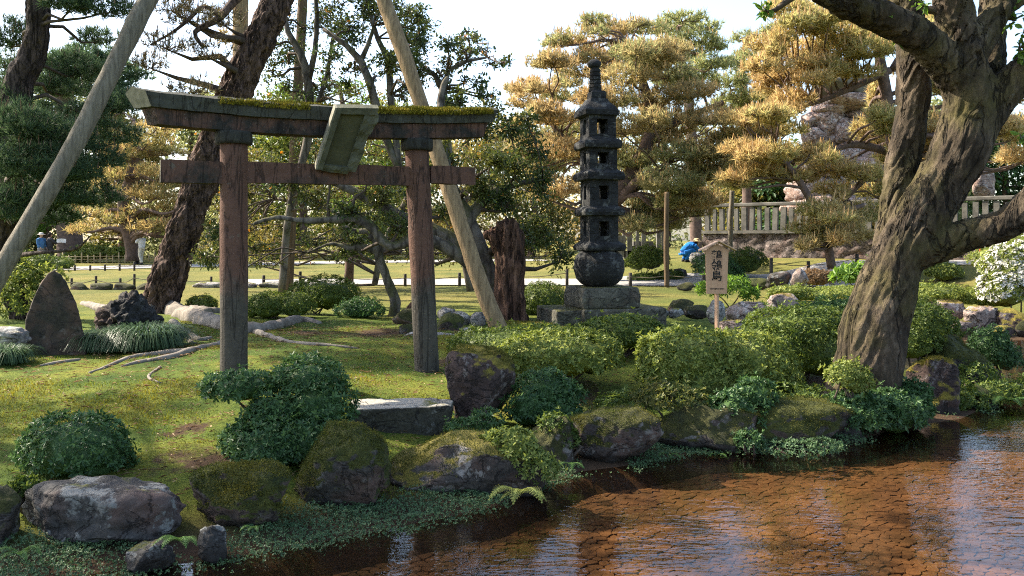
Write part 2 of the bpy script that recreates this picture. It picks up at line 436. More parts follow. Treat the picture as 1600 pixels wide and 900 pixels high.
def m_water():
    g = NG('water')
    v = g.map((1.0, 2.6, 1)); n1 = g.noise(3.0, 3, .55, v, .4); n2 = g.noise(13, 2, .5, g.map((1, 2.2, 1)))
    # calmer towards the far bank is left to the noise itself
    b = g.bump(g.math('ADD', n1, g.math('MULTIPLY', n2, .5)), .055, .06)
    t = g.n('ShaderNodeBsdfTransparent'); g.put(t, 0, (.90, .80, .66))
    gl = g.n('ShaderNodeBsdfGlossy'); g.put(gl, 'Roughness', .02); g.put(gl, 'Normal', b); g.put(gl, 0, (.95, .97, 1))
    fr = g.n('ShaderNodeFresnel'); g.put(fr, 'IOR', 1.333); g.put(fr, 'Normal', b)
    mx = g.n('ShaderNodeMixShader'); g.put(mx, 0, fr.outputs[0]); g.t.links.new(t.outputs[0], mx.inputs[1]); g.t.links.new(gl.outputs[0], mx.inputs[2])
    return g.out(mx.outputs[0])
M['water'] = m_water()
def m_torii(name, paint, gr=((.032, .029, .024), (.100, .088, .070))):
    g = NG(name)
    n1 = g.noise(3.2, 6, .68); n2 = g.noise(16, 5, .7)
    sep = g.n('ShaderNodeSeparateXYZ'); g.put(sep, 0, g.position())
    red = g.mix(n2, (.080, .040, .027), (.145, .080, .057))
    grey = g.mix(n2, *gr)
    hz = g.math('MULTIPLY', g.math('SUBTRACT', sep.outputs['Z'], paint[0]), paint[1], True)
    f = g.math('ADD', g.math('MULTIPLY', hz, 1.), g.math('MULTIPLY', g.math('SUBTRACT', n1, .5), paint[2]), True)
    col = g.mix(g.ramp(f, [(.3, 0), (.6, 1)]), grey, red)
    sp = g.ramp(g.noise(75, 2, .8), [(.66, 0), (.72, .5)])
    col = g.mix(sp, col, (.33, .28, .24))
    dk = g.ramp(g.noise(5, 5, .7, g.map((1, 1, .5))), [(.55, 0), (.72, .75)])
    col = g.mix(dk, col, (.018, .014, .012))
    li = g.ramp(g.noise(8, 5, .75, g.map((1, 1, 1), (1, 2, 0))), [(.62, 0), (.70, .55)])
    col = g.mix(li, col, (.13, .135, .11))
    ck = g.cracks(6, .022, g.map((1, 1, .12))); col = g.mix(g.math('MULTIPLY', ck, .7), col, (.012, .010, .009))
    st_ = g.ramp(g.noise(9, 4, .7, g.map((1, 1, .08))), [(.52, 0), (.74, .35)]); col = g.mix(st_, col, (.036, .028, .023))
    return g.out(g.pb(col, .9, g.bump(g.math('SUBTRACT', g.math('ADD', g.noise(30, 6, .75), g.noise(7, 4, .6)), g.math('MULTIPLY', ck, .8)), .6, .018), .2))
M['torii_post'] = m_torii('torii_post_paint', (.95, 1.2, .8))
M['torii_tie'] = m_torii('torii_tie_paint', (1.62, .8, 1.7), ((.012, .011, .009), (.050, .046, .038)))
M['torii_lintel'] = m_torii('torii_lintel_paint', (2.35, .9, 1.7), ((.010, .009, .008), (.045, .042, .036)))
M['torii_cap'] = m_torii('torii_cap_weathered', (3.4, 1, .9), ((.024, .025, .020), (.090, .092, .072)))
M['torii_collar'] = m_torii('torii_collar_weathered', (3.4, 1, .9), ((.012, .012, .010), (.060, .060, .050)))
M['tablet'] = m_simple('tablet_stone', (.052, .055, .036), (.115, .115, .078), 9, .9, .6, 30, dist=.02)
M['tablet_edge'] = m_simple('tablet_edge_stone', (.13, .125, .09), (.27, .25, .19), 14, .9, .6, 40)
M['tablet_panel'] = m_simple('tablet_panel_stone', (.040, .042, .022), (.078, .076, .042), 5, .9, .35, 25)
def m_moss():
    g = NG('moss_tufts'); col = g.ramp(g.noise(7, 4, .65), [(.3, (.11, .115, .016)), (.52, (.25, .22, .028)), (.7, (.36, .28, .04))])
    col = g.mix(1, col, g.ramp(g.noise(90, 3, .7), [(.3, .5), (.7, 1.4)]), 'MULTIPLY')
    return g.out(g.pb(col, .95, g.bump(g.noise(130, 3, .7), .9, .015), .05))
M['moss'] = m_moss()
M['wood_sign'] = m_simple('sign_wood', (.42, .245, .155), (.55, .345, .225), 5, .75, .15, 30, stretch=(6, 6, .5))
M['wood_sign_pale'] = m_simple('sign_wood_pale', (.42, .27, .17), (.60, .42, .29), 5, .75, .15, 30, stretch=(1, 1, 6))
g = NG('ink'); M['ink'] = g.out(g.pb((.012, .011, .011), .6))
M['log_grey'] = m_simple('weathered_log', (.085, .072, .052), (.24, .21, .16), 5, .9, .9, 9, dist=.02, stretch=(5, 5, .45), rot=(0, math.radians(-30), 0))
M['log_tan'] = m_simple('tan_log', (.13, .088, .048), (.34, .24, .13), 5, .9, .9, 9, dist=.02, stretch=(5, 5, .45), rot=(0, math.radians(19), 0))
M['log_dark'] = m_simple('dark_log', (.06, .04, .022), (.15, .10, .055), 5, .9, .8, 9, dist=.02, stretch=(5, 5, .45))
M['bark_pine'] = m_simple_bark('pine_bark', ((.018, .012, .010), (.115, .074, .057), (.24, .16, .128)), (.15, .085, .03), .1, .15, -24, .3, 9)
M['bark_pine2'] = m_simple_bark('pine_bark_dark', ((.014, .011, .010), (.065, .047, .040), (.13, .095, .08)), (.20, .13, .03), .35, .1, 0, .3, 9)
M['bark_old'] = m_simple_bark('old_tree_bark', ((.012, .009, .006), (.066, .049, .032), (.155, .118, .082)), (.078, .066, .022), .62, .45)
M['bark_smooth'] = m_bark('smooth_grey_bark', (.05, .042, .035), (.115, .098, .080), (.19, .165, .135), sc=5, bump=.4, moss=.4, mosscol=(.075, .075, .03), depth=.012)
M['bark_snag'] = m_simple_bark('broken_trunk_bark', ((.022, .013, .010), (.11, .058, .038), (.22, .125, .08)), (.05, .045, .02), .2, .1, 0, .22, 7)
M['bark_far'] = m_simple('far_bark', (.065, .045, .036), (.16, .11, .09), 6, .95, .4, 12)
M['twig'] = m_simple('twig_bark', (.045, .033, .025), (.11, .085, .065), 9, .9, .2, 30)
M['root'] = m_simple('root_bark', (.10, .085, .068), (.26, .225, .185), 7, .9, .6, 22, dist=.02)
# foliage
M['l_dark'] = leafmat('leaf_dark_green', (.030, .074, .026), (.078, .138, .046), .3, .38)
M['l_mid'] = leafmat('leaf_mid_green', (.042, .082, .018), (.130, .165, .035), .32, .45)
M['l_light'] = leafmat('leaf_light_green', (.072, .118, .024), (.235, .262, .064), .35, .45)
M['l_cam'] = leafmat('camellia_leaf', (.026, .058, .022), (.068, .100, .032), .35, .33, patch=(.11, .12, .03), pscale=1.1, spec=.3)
M['l_cam_s'] = leafmat('sunny_camellia_leaf', (.042, .078, .022), (.135, .135, .038), .42, .38, patch=(.19, .16, .045), pscale=.9)  # camellia leaf with sunlight put into its lighter, yellower colour
M['l_fresh'] = leafmat('fresh_leaf', (.075, .160, .026), (.150, .240, .045), .45, .4)
M['l_cover'] = leafmat('ground_cover_leaf', (.040, .085, .036), (.085, .140, .060), .25, .45)
M['l_fern'] = leafmat('fern_leaf', (.060, .145, .040), (.130, .220, .055), .4, .45)
M['l_fern_s'] = leafmat('pale_fern_leaf', (.17, .22, .05), (.30, .32, .09), .4, .45)
M['l_mondo'] = leafmat('mondo_blade', (.022, .052, .022), (.060, .098, .042), .2, .4)
M['l_grass'] = leafmat('grass_blade', (.05, .090, .014), (.145, .168, .026), .4, .55, patch=(.18, .165, .026), pscale=1.3)
M['l_flower'] = leafmat('white_petal', (.50, .49, .43), (.62, .60, .56), .3, .6)
M['l_red'] = leafmat('reddish_leaf', (.13, .085, .045), (.21, .14, .07), .35, .5)
M['l_orange'] = leafmat('orange_petal', (.62, .23, .03), (.75, .36, .06), .3, .5)
M['n_dark'] = leafmat('pine_needle_dark', (.036, .070, .036), (.088, .132, .062), .4, .5)
M['n_olive'] = leafmat('pine_needle_olive', (.17, .175, .066), (.30, .275, .105), .58, .55, patch=(.36, .28, .12), pscale=.55)
M['n_brown'] = leafmat('pine_needle_brownish', (.085, .085, .040), (.16, .135, .075), .3, .55)
M['n_orange'] = leafmat('pine_needle_orange', (.31, .25, .12), (.45, .345, .17), .6, .55, patch=(.235, .25, .115), pscale=.32)
M['n_yellow'] = leafmat('pine_needle_yellow', (.27, .275, .115), (.43, .39, .165), .6, .55, patch=(.45, .35, .165), pscale=.35)
M['n_green'] = leafmat('pine_needle_green', (.17, .20, .09), (.30, .315, .14), .55, .55)
M['candle'] = leafmat('pine_candle', (.46, .32, .15), (.62, .45, .23), .35, .6)
M['candle_b'] = leafmat('pine_cone_brown', (.15, .09, .06), (.28, .19, .13), .15, .7)

# ------------------------------------------------------------------ ground, pond bed, water, paths
def grid_xy():
    xs = np.unique(np.round(np.concatenate([[-420, -200, -100, -60, -40, -30], np.arange(-24, -7, 1.), np.arange(-7, 9, .08), np.arange(9, 30, .8), [32, 36, 45, 70, 120, 220, 420]]), 4))
    ys = np.unique(np.round(np.concatenate([[-120, -30, -10, -4, -1, 0], np.arange(.4, 15, .08), np.arange(15, 40, .5), [42, 46, 52, 60, 75, 100, 150, 250, 420, 800]]), 4))
    return xs, ys
xs, ys = grid_xy()
X, Y = np.meshgrid(xs, ys)
Z = np.concatenate([terr(X[i:i + 40], Y[i:i + 40]) for i in range(0, len(ys), 40)])
nx, ny = len(xs), len(ys)
i = np.arange(ny - 1)[:, None] * nx + np.arange(nx - 1)[None]
mb = MB(); mb.add(np.stack([X, Y, Z], -1).reshape(-1, 3), np.stack([i, i + 1, i + nx + 1, i + nx], -1).reshape(-1, 4))
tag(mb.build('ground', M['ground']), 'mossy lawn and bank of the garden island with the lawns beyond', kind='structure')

mb = MB()
mb.add([(x, y, 0) for x, y in WATER], [list(range(len(WATER)))[::-1]])
wat = mb.build('water', M['water'], smooth=False)
tag(wat, 'shallow clear brown water of the garden stream', kind='structure')

# pond bed: fitted flat stones; the largest in view are parts, the rest one joined part
bx = np.arange(-15, 19, .5); by = np.arange(1.2, 15, .5)
BX, BY = np.meshgrid(bx, by); i = np.arange(len(by) - 1)[:, None] * len(bx) + np.arange(len(bx) - 1)[None]
mb = MB(); mb.add(np.stack([BX, BY, BX * 0 - .165], -1).reshape(-1, 3), np.stack([i, i + 1, i + len(bx) + 1, i + len(bx)], -1).reshape(-1, 4))
bed = mb.build('pond_bed', M['bed']); tag(bed, 'orange-brown paved bed of the stream under the water', kind='structure')
def cells():
    """irregular fitted stones: Voronoi cells of a jittered grid, shrunk to leave joints"""
    r0 = np.random.default_rng(3); sx, sy = .090, .047
    nx_, ny_ = int(21 / sx), int(12.2 / sy)
    gx = (np.arange(nx_)[None] + .5 * (np.arange(ny_)[:, None] % 2)) * sx - 8.2 + r0.uniform(-.37, .37, (ny_, nx_)) * sx
    gy = np.arange(ny_)[:, None] * sy + 2.6 + r0.uniform(-.37, .37, (ny_, nx_)) * sy
    wd = wdist(gx, gy); pxs = 800 + F * gx / gy; pys = HOR + F * (H + .14) / gy
    want = (wd < -.05) & (pxs > -120) & (pxs < 1720) & (pys < 1010) & (gy < 10.5)
    out = []
    offs = [(j, i) for j in range(-2, 3) for i in range(-2, 3) if (i, j) != (0, 0)]
    for j, i in zip(*np.nonzero(want)):
        if not (2 <= j < ny_ - 2 and 2 <= i < nx_ - 2): continue
        x, y = gx[j, i], gy[j, i]
        poly = [(x - .15, y - .15), (x + .15, y - .15), (x + .15, y + .15), (x - .15, y + .15)]
        for dj, di in offs:
            qx, qy = gx[j + dj, i + di], gy[j + dj, i + di]; nx2, ny2 = qx - x, qy - y; c = (qx * qx + qy * qy - x * x - y * y) / 2
            new = []; n = len(poly)
            for k in range(n):
                p, q = poly[k], poly[(k + 1) % n]; dp = nx2 * p[0] + ny2 * p[1] - c; dq = nx2 * q[0] + ny2 * q[1] - c
                if dp <= 0: new.append(p)
                if dp * dq < 0: t = dp / (dp - dq); new.append((p[0] + (q[0] - p[0]) * t, p[1] + (q[1] - p[1]) * t))
            poly = new
            if len(poly) < 3: break
        if len(poly) >= 3: out.append((x, y, np.array(poly), bool((pxs[j, i] > -10) and (pxs[j, i] < 1610) and (pys[j, i] < 905))))
    return out
def bed_stone(x, y, poly, r, fine):
    c = poly.mean(0); q = poly
    if fine:     # knock the corners off
        q = np.stack([.75 * poly + .25 * np.roll(poly, -1, 0), .25 * poly + .75 * np.roll(poly, -1, 0)], 1).reshape(-1, 2)
    n = len(q); z0 = -.137 + r.uniform(-.0045, .0045); tl = r.uniform(-.06, .06, 2)
    def ring(s_, z): 
        w = c + (q - c) * s_; return np.stack([w[:, 0], w[:, 1], z0 + z + ((w - c) @ tl)], -1)
    V = np.vstack([ring(.985, -.02), ring(.965, 0), ring(.89, .0035), [[c[0], c[1], z0 + .004]]])
    k = np.arange(n); k2 = (k + 1) % n
    qd = np.vstack([np.stack([k, k2, k2 + n, k + n], -1), np.stack([k + n, k2 + n, k2 + 2 * n, k + 2 * n], -1)])
    return V, qd, np.stack([k + 2 * n, k2 + 2 * n, np.full(n, 3 * n)], -1)
def paving():
    r = np.random.default_rng(12); cs = cells(); cs.sort(key=lambda q: (not q[3], q[1])); rest = MB()
    for k, (x, y, poly, vis) in enumerate(cs):
        V, q, t = bed_stone(x, y, poly, r, y < 5.4)
        if k < 290:
            b = MB(); b.add(V - A3(x, y, 0), q); b.f.append((t, 0)); o = bpy.data.objects.new('stone', b.mesh('stone', M['bedstone'], smooth=False)); COL.objects.link(o); o.parent = bed; o.location = (x, y, 0)
        else:
            rest.add(V, q); rest.f.append((t + rest.n - len(V), 0))
    o = rest.build('stones', M['bedstone'], bed, smooth=False); o['kind'] = 'stuff'
paving()

def ribbon(name, label, pts, mat, lift=.03, n=40):
    s = spline([(*p, 0, w) for p, w in pts], .5); c = s[:, :2]; w = s[:, 3]
    t = unit(np.gradient(c, axis=0)); nn = np.stack([-t[:, 1], t[:, 0]], -1); V = []; K = 7
    for u in np.linspace(-1, 1, K):
        q = c + nn * (w * u)[:, None]; V.append(np.stack([q[:, 0], q[:, 1], terr(q[:, 0], q[:, 1]) + lift], -1))
    V = np.stack(V, 1).reshape(-1, 3); i = np.arange(len(c) - 1)[:, None] * K + np.arange(K - 1)[None]
    b = MB(); b.add(V, np.stack([i, i + 1, i + K + 1, i + K], -1).reshape(-1, 4))
    return tag(b.build(name, mat), label, kind='structure')
ribbon('path', 'pale gravel path crossing behind the stone pagoda', [((-9, 26.5), 1.6), ((-2, 26.5), 2.0), ((3, 26.3), 2.0), ((8, 25.6), 1.8), ((14, 25.6), 1.7), ((22, 27), 1.8)], M['gravel'])
ribbon('path', 'pale gravel path running away at the left lawn edge', [((-30, 34), 2.2), ((-22, 38), 2.3), ((-17, 43), 2.4), ((-10, 50), 2.6), ((2, 56), 2.6)], M['gravel'])

# short grass over the moss lawn
def grass():
    n = 170000
    x = rng.uniform(-5.2, 1.6, n); y = 4.6 + rng.uniform(0, 1, n) ** 1.4 * 8.5
    s = wdist(x, y); q = np.stack([x, y, 0 * x], -1)
    dens = fbm(q * 1.4, 3, 21) + .35 * fbm(q * 6, 2, 5)
    keep = (s > .35) & (dens > rng.uniform(-.35, .6, n)) & (np.abs(x / y * F) < 900)
    for p, r in SPOTS: keep &= np.hypot(x - p[0], y - p[1]) > r * rng.uniform(.4, .9, n)
    x, y = x[keep], y[keep]; n = len(x); dens = dens[keep]; z = terr(x, y) - .004
    h = rng.uniform(.006, .018, n) * (1 + 1.6 * np.clip(dens, 0, 1)); w = rng.uniform(.0025, .005, n)
    an = rng.uniform(0, 6.28, n); le = rng.uniform(.1, .9, n) * h
    b_ = np.stack([x, y, z], -1); sd_ = np.stack([np.cos(an), np.sin(an), 0 * x], -1) * w[:, None]
    tp = b_ + np.stack([-np.sin(an) * le, np.cos(an) * le, h], -1)
    V = np.stack([b_ - sd_, b_ + sd_, tp], 1).reshape(-1, 3)
    b = MB(); b.add(V, np.arange(n * 3).reshape(-1, 3))
    tag(b.build('grass', M['l_grass'], smooth=False), 'short grass and moss growing over the island lawn', 'grass', kind='stuff')
grass()
# ------------------------------------------------------------------ torii gate
def torii():
    L = np.array([-2.54, 7.6]); Rr = np.array([-.855, 8.42]); u = unit(Rr - L); nrm = np.array([u[1], -u[0]])   # nrm faces the camera
    ang = math.atan2(u[1], u[0]); c, s = math.cos(ang), math.sin(ang)
    Rm = np.array([[c, -s, 0], [s, c, 0], [0, 0, 1]])
    base = A3((L[0] + Rr[0]) / 2, (L[1] + Rr[1]) / 2, tz(-1.7, 8.0))
    t = thing('torii_gate', 'weathered red torii gate with mossy top beam and tilted tablet', 'torii gate', base)
    W = np.linalg.norm(Rr - L); mid = (L + Rr) / 2
    def at(q): # local (along, depth toward camera, z) -> world
        q = np.asarray(q, float); return np.stack([mid[0] + u[0] * q[:, 0] + nrm[0] * q[:, 1], mid[1] + u[1] * q[:, 0] + nrm[1] * q[:, 1], q[:, 2]], -1)
    for k, (p, lean, zt) in enumerate(((L, 0.0, 2.635), (Rr, -.115, 2.66))):
        z0 = tz(*p) - .12; b = MB()
        ux, uy = u * lean
        pts = [(p[0] - ux * 0, p[1] - uy * 0, z0, .122), (p[0] + ux * .5, p[1] + uy * .5, (z0 + zt) / 2, .123), (p[0] + ux, p[1] + uy, zt, .120)]
        tube(b, pts, 28, .08, amp=.03, fq=4, seed=k); b.build('pillar', M['torii_post'], t)
        b = MB(); tube(b, [(p[0] + ux, p[1] + uy, zt - .012, .160), (p[0] + ux, p[1] + uy, zt + .045, .164), (p[0] + ux, p[1] + uy, zt + .10, .163)], 24, .02, amp=.04, fq=7, seed=5 + k)
        b.build('collar', M['torii_collar'], t)
    def beam(name, x0, x1, prof, mat, zc, amp=.006, n=60, slant=0.0, seed=1, m2=None, ob=0.0):
        """prof: (depth,z) loop; zc(x) centre height offset; slant leans the end faces"""
        b = MB(); xs_ = np.linspace(0, 1, n); V = []
        pr = []
        K = len(prof)
        for j in range(K):          # subdivide the profile
            a_, b_ = np.array(prof[j]), np.array(prof[(j + 1) % K])
            m_ = max(2, int(np.linalg.norm(b_ - a_) / .03))
            for q in range(m_): pr.append(a_ + (b_ - a_) * q / m_)
        pr = np.array(pr); K = len(pr); zmid = pr[:, 1].mean()
        for f in xs_:
            x = x0 + (x1 - x0) * f
            xe = x + (f - .5) * 2 * slant * (pr[:, 1] - zmid) + (np.clip(1 - f * 6, 0, 1)) * ob * pr[:, 0]
            V.append(np.stack([xe, pr[:, 0], pr[:, 1] + zc(xe)], -1))
        V = at(np.concatenate(V)); nzv = fbm(V * 9, 3, seed)[:, None]
        cen = np.repeat(np.array([V[k * K:(k + 1) * K].mean(0) for k in range(n)]), K, 0)
        V = V + unit(V - cen) * nzv * amp
        i = np.arange(n - 1)[:, None] * K; j = np.arange(K)[None]; j2 = (j + 1) % K
        b.add(V, np.stack([i + j, i + j2, i + K + j2, i + K + j], -1).reshape(-1, 4))
        b.f.append((np.array([np.arange(K)[::-1]]), 1 if m2 else 0)); b.f.append((np.array([np.arange(K) + (n - 1) * K]), 1 if m2 else 0))
        return b.build(name, [mat, m2] if m2 else mat, t, smooth=False)
    xl, xr = -W / 2, W / 2
    sweep = lambda x: .018 + .03 * x / 1.5 + .055 * np.clip(np.abs(x) / 1.6, 0, 1.2) ** 2.2
    beam('tie_beam', xl - .622, xl - .11, [(.055, 2.262), (.055, 2.462), (-.055, 2.462), (-.055, 2.262)], M['torii_tie'], lambda x: 0 * x - .005, m2=M['tablet_edge'], n=16, seed=2)
    beam('tie_beam', xl - .1, xr + .0, [(.052, 2.285), (.052, 2.475), (-.052, 2.475), (-.052, 2.285)], M['torii_tie'], lambda x: .012 * x, n=50, seed=3)
    beam('tie_beam', xr + .02, xr + .507, [(.05, 2.315), (.05, 2.495), (-.05, 2.495), (-.05, 2.315)], M['torii_tie'], lambda x: 0 * x + .006, n=16, seed=4)
    beam('lintel', xl - .70, xr + .60, [(.10, 2.72), (.10, 2.86), (-.10, 2.86), (-.10, 2.72)], M['torii_lintel'], sweep, slant=.35, m2=M['torii_lintel'], seed=5, ob=.45)
    beam('cap_beam', xl - .80, xr + .70, [(.135, 2.862), (.155, 2.985), (0, 3.03), (-.155, 2.985), (-.135, 2.862)], M['torii_cap'], sweep, slant=.5, m2=M['tablet_edge'], seed=6, amp=.012, ob=.48)
    # moss cushion lying along the cap beam, thicker to the middle and right
    b = MB(); n = 30000
    x = rng.uniform(xl - .15, xr + .66, n); dep = rng.uniform(-.15, .175, n)
    dens = vnoise(np.stack([x * 2.2, dep * 3, 0 * x], -1), 4) + .35 + .35 * (x > xr - .4)
    kp = (dens > rng.uniform(-.3, .5, n)) & ~((x > -.28) & (x < .08) & (dep > .05)); x, dep = x[kp], dep[kp]; n = len(x)
    z = np.where(np.abs(dep) < .155, 3.03 - .045 * np.abs(dep) / .155, 2.985 - (np.abs(dep) - .155) * 1.6) + sweep(x) - .012
    q = at(np.stack([x, dep, z], -1)); hh = rng.uniform(.015, .036, n) * (1 + .7 * np.clip(vnoise(np.stack([x * 5, dep * 8, 0 * x], -1), 6), 0, 1))
    dr = unit(rng.normal(size=(n, 3)) * .55 + A3(0, 0, 1) + np.stack([nrm[0] * dep * 5, nrm[1] * dep * 5, 0 * x], -1))
    sd_ = unit(np.cross(dr, rng.normal(size=(n, 3)))) * .008
    b.add(np.stack([q - sd_, q + sd_, q + dr * hh[:, None]], 1).reshape(-1, 3), np.arange(n * 3).reshape(-1, 3))
    o = b.build('moss', M['moss'], t, smooth=False); o['kind'] = 'stuff'
    # leaning tablet: frame, recessed panel, back bracket; top leans towards the camera and it hangs twisted
    d = 7.62
    tl, tr, br, bl = P(526, 166, d), P(591, 167, d + .12), P(556, 269, d + .35), P(495, 262, d + .22)
    ex = unit(((tr - tl) + (br - bl)) / 2); ey = unit(((tl - bl) + (tr - br)) / 2); ez = unit(np.cross(ex, ey))   # ez faces the camera
    def quad(a0, a1, b0, b1, z0, z1, m=None, seed=0, amp=.004, nn=10, ragged=False):
        """a along the width 0..1, b up the height 0..1 inside the tablet outline"""
        b = MB(); ga = np.linspace(a0, a1, nn); gb = np.linspace(b0, b1, nn * 2)
        Aa, Bb = np.meshgrid(ga, gb)
        if ragged:
            Aa = Aa + np.where(Aa > a1 - 1e-6, 1, 0) * (vnoise(np.stack([Bb.ravel() * 6, 0 * Bb.ravel(), 0 * Bb.ravel() + 3], -1), 8).reshape(Bb.shape) * .10)
        q = lambda z: ((bl + (br - bl) * Aa[..., None]) * (1 - Bb[..., None]) + (tl + (tr - tl) * Aa[..., None]) * Bb[..., None]).reshape(-1, 3) + ez * z
        f_, k_ = q(z1), q(z0)
        f_ = f_ + ez * (fbm(f_ * 14, 3, seed) * amp)[:, None]
        w_, h_ = nn, nn * 2; i = np.arange(h_ - 1)[:, None] * w_ + np.arange(w_ - 1)[None]
        Q = np.stack([i, i + 1, i + w_ + 1, i + w_], -1).reshape(-1, 4); nv = len(f_)
        V = np.vstack([f_, k_]); b.add(V, Q); b.f.append((Q[:, ::-1] + nv, 0))
        rim = np.concatenate([np.arange(w_), np.arange(1, h_) * w_ + w_ - 1, (h_ - 1) * w_ + np.arange(w_ - 2, -1, -1), np.arange(h_ - 2, 0, -1) * w_])
        r2 = np.roll(rim, -1); b.f.append((np.stack([rim, rim + nv, r2 + nv, r2], -1), 0))
        return b
    tab = quad(.06, .90, .06, .94, -.05, .0, seed=3).build('tablet', M['tablet_panel'], t, smooth=False)
    tag(tab, 'greenish stone tablet hanging tilted in the middle of the gate')
    quad(0, .13, 0, 1, -.06, .045, seed=4).build('tablet_rim', M['tablet'], tab, smooth=False)
    quad(.13, 1, .9, 1, -.06, .04, seed=5).build('tablet_rim', M['tablet'], tab, smooth=False)
    quad(.72, 1.0, .02, .9, -.06, .03, seed=6, amp=.02, ragged=True, nn=14).build('tablet_rim', M['tablet'], tab, smooth=False)
    quad(.13, .80, -.03, .08, -.06, .03, seed=7, amp=.02, nn=12).build('tablet_rim', M['tablet'], tab, smooth=False)
    quad(-.045, 0.0, 0, 1.0, -.07, .045, seed=8).build('tablet_edge', M['tablet_edge'], tab, smooth=False)
    b = MB(); q0 = (tl + tr + bl + br) / 4 - ez * .05
    tube(b, [(*(q0 - ex * .1), .025), (*(at([(-.1, .02, 2.78)])[0]), .03)], 8, .1); b.build('bracket', M['torii_cap'], t)
    b = MB(); tube(b, [(*((bl + br) / 2 - ez * .05 + ey * .05), .03), (*(at([(-.12, .0, 2.4)])[0]), .03)], 8, .1)
    b.build('bracket', M['torii_cap'], t)
torii()

# ------------------------------------------------------------------ stone pagoda
def pagoda():
    d = 13.0; k = d / F
    c = P(936, 512, d); z = lambda py: H - (py - HOR) * k
    gz = tz(c[0], c[1]); base = A3(c[0], c[1], gz)
    t = thing('stone_pagoda', 'tall dark stone pagoda with open chambers, round drum and spire', 'pagoda', base)
    an = math.radians(14); ca, sa = math.cos(an), math.sin(an); R = np.array([[ca, -sa, 0], [sa, ca, 0], [0, 0, 1]])
    cx = lambda px: (px - 800) * k; jr = np.random.default_rng(6)
    def put(b, name, mat, smooth=False, bev=.012, seg=2):
        o = b.build(name, mat, t, smooth=smooth)
        if bev:
            m = o.modifiers.new('bevel', 'BEVEL'); m.width = bev; m.segments = seg; m.limit_method = 'ANGLE'
        return o
    def loft(name, cxp, prof, mat, bev=.012, n=4):
        """square loft: prof (half width, py) bottom to top"""
        b = MB(); V = []
        for hw, py in prof:
            q = np.array([(-1, -1), (1, -1), (1, 1), (-1, 1)], float) * hw
            V += [(x, y, 0) for x, y in q]
        a2 = math.radians(14 + jr.uniform(-2.2, 2.2)); R2 = np.array([[math.cos(a2), -math.sin(a2), 0], [math.sin(a2), math.cos(a2), 0], [0, 0, 1]])
        V = np.array(V) * (1 + jr.uniform(-.03, .02, (len(V), 1))) @ R2.T + A3(*jr.uniform(-.008, .008, 2), 0); V[:, 2] = np.repeat([z(py) for _, py in prof], 4); V += A3(cx(cxp), d, 0)
        Fq = [(i * 4 + j, i * 4 + (j + 1) % 4, i * 4 + 4 + (j + 1) % 4, i * 4 + 4 + j) for i in range(len(prof) - 1) for j in range(4)]
        b.add(V, Fq); nn = len(prof) * 4; b.f.append((np.array([[3, 2, 1, 0], [nn - 4, nn - 3, nn - 2, nn - 1]]), 0))
        return put(b, name, mat, bev=bev)
    px = lambda w: w * k / 2 * .82      # px width seen of a square turned by 14 degrees -> half side
    # plinth: two big rough blocks side by side, then the upper block
    for (x0, x1, y0, y1, dd) in ((857, 893, 481, 518, -.05), (890, 1028, 479, 518, 0)):
        b = MB(); w_ = (x1 - x0) * k / 2 * (.97 if x0 > 880 else 1.25); zt, zb = z(y0), z(y1) - .1
        b.box(A3(0, 0, 0), (w_, .56, (zt - zb) / 2)); V = b.v[0] @ R.T + A3(cx((x0 + x1) / 2), d + .12 + dd, (zt + zb) / 2); b.v[0] = V
        o = put(b, 'plinth_block', M['plinth'], bev=.03, seg=3)
    loft('plinth_top', 939, [(.46, 479), (.47, 462), (.455, 447)], M['plinth'], .025)
    b = MB(); pr = [(.02, 447.5), (.20, 447.4), (.285, 443), (.360, 435), (.398, 421), (.392, 408), (.35, 398), (.27, 391), (.02, 390)]
    b2 = MB(); lathe(b2, [(r, z(py)) for r, py in pr[::1]], (cx(936), d, 0), 40); put(b2, 'drum', M['pagoda'], True, 0)
    def roof(cxp, hw, y1, ymid, y0):   # slab with sloping upper face
        loft('roof_slab', cxp, [(hw * .80, y1), (hw * .97, y1 - .8), (hw, ymid + (y1 - ymid) * .5), (hw * .97, ymid + 1.2), (hw * .76, y0), (hw * .70, y0 - 2)], M['pagoda'], .010)
    roof(937, .325, 392, 381, 378); roof(936, .32, 338, 326, 323); roof(935, .315, 283, 270, 267); roof(934, .308, 234, 221, 218)
    def room(cxp, hw, y1, y0, win, round_left=False):
        zb, zt = z(y1), z(y0); th = .075; h = zt - zb
        lo, hi, l, r = win   # window: lower, upper as share of the height, left/right as share of the width
        rt = thing_part('chamber')
        for (sx, sy, wd) in ((0, -1, 0), (0, 1, 0), (-1, 0, 1), (1, 0, 1)):
            b = MB()
            fullw = hw if not wd else hw - th
            def bar(a0, a1, h0, h1):
                cxl = (a0 + a1) / 2 * fullw; ww = (a1 - a0) / 2 * fullw
                q = A3(cxl, sy * (hw - th / 2), zb + h * (h0 + h1) / 2) if not wd else A3(sx * (hw - th / 2), cxl, zb + h * (h0 + h1) / 2)
                hh = A3(ww, th / 2, h * (h1 - h0) / 2) if not wd else A3(th / 2, ww, h * (h1 - h0) / 2)
                b.box(q, hh)
            bar(-1, l, 0, 1); bar(r, 1, 0, 1); bar(l, r, 0, lo); bar(l, r, hi, 1)
            V = np.concatenate(b.v) @ R.T + A3(cx(cxp), d, 0); bb = MB(); nfa = np.concatenate([f for f, _ in b.f]); bb.add(V, nfa)
            o = bb.build('chamber_wall', M['pagoda'], rt, smooth=False)
    def thing_part(name):
        o = bpy.data.objects.new(name, None); COL.objects.link(o); o.parent = t; return o
    room(936, .232, 379, 336, (.24, .76, -.36, .36))
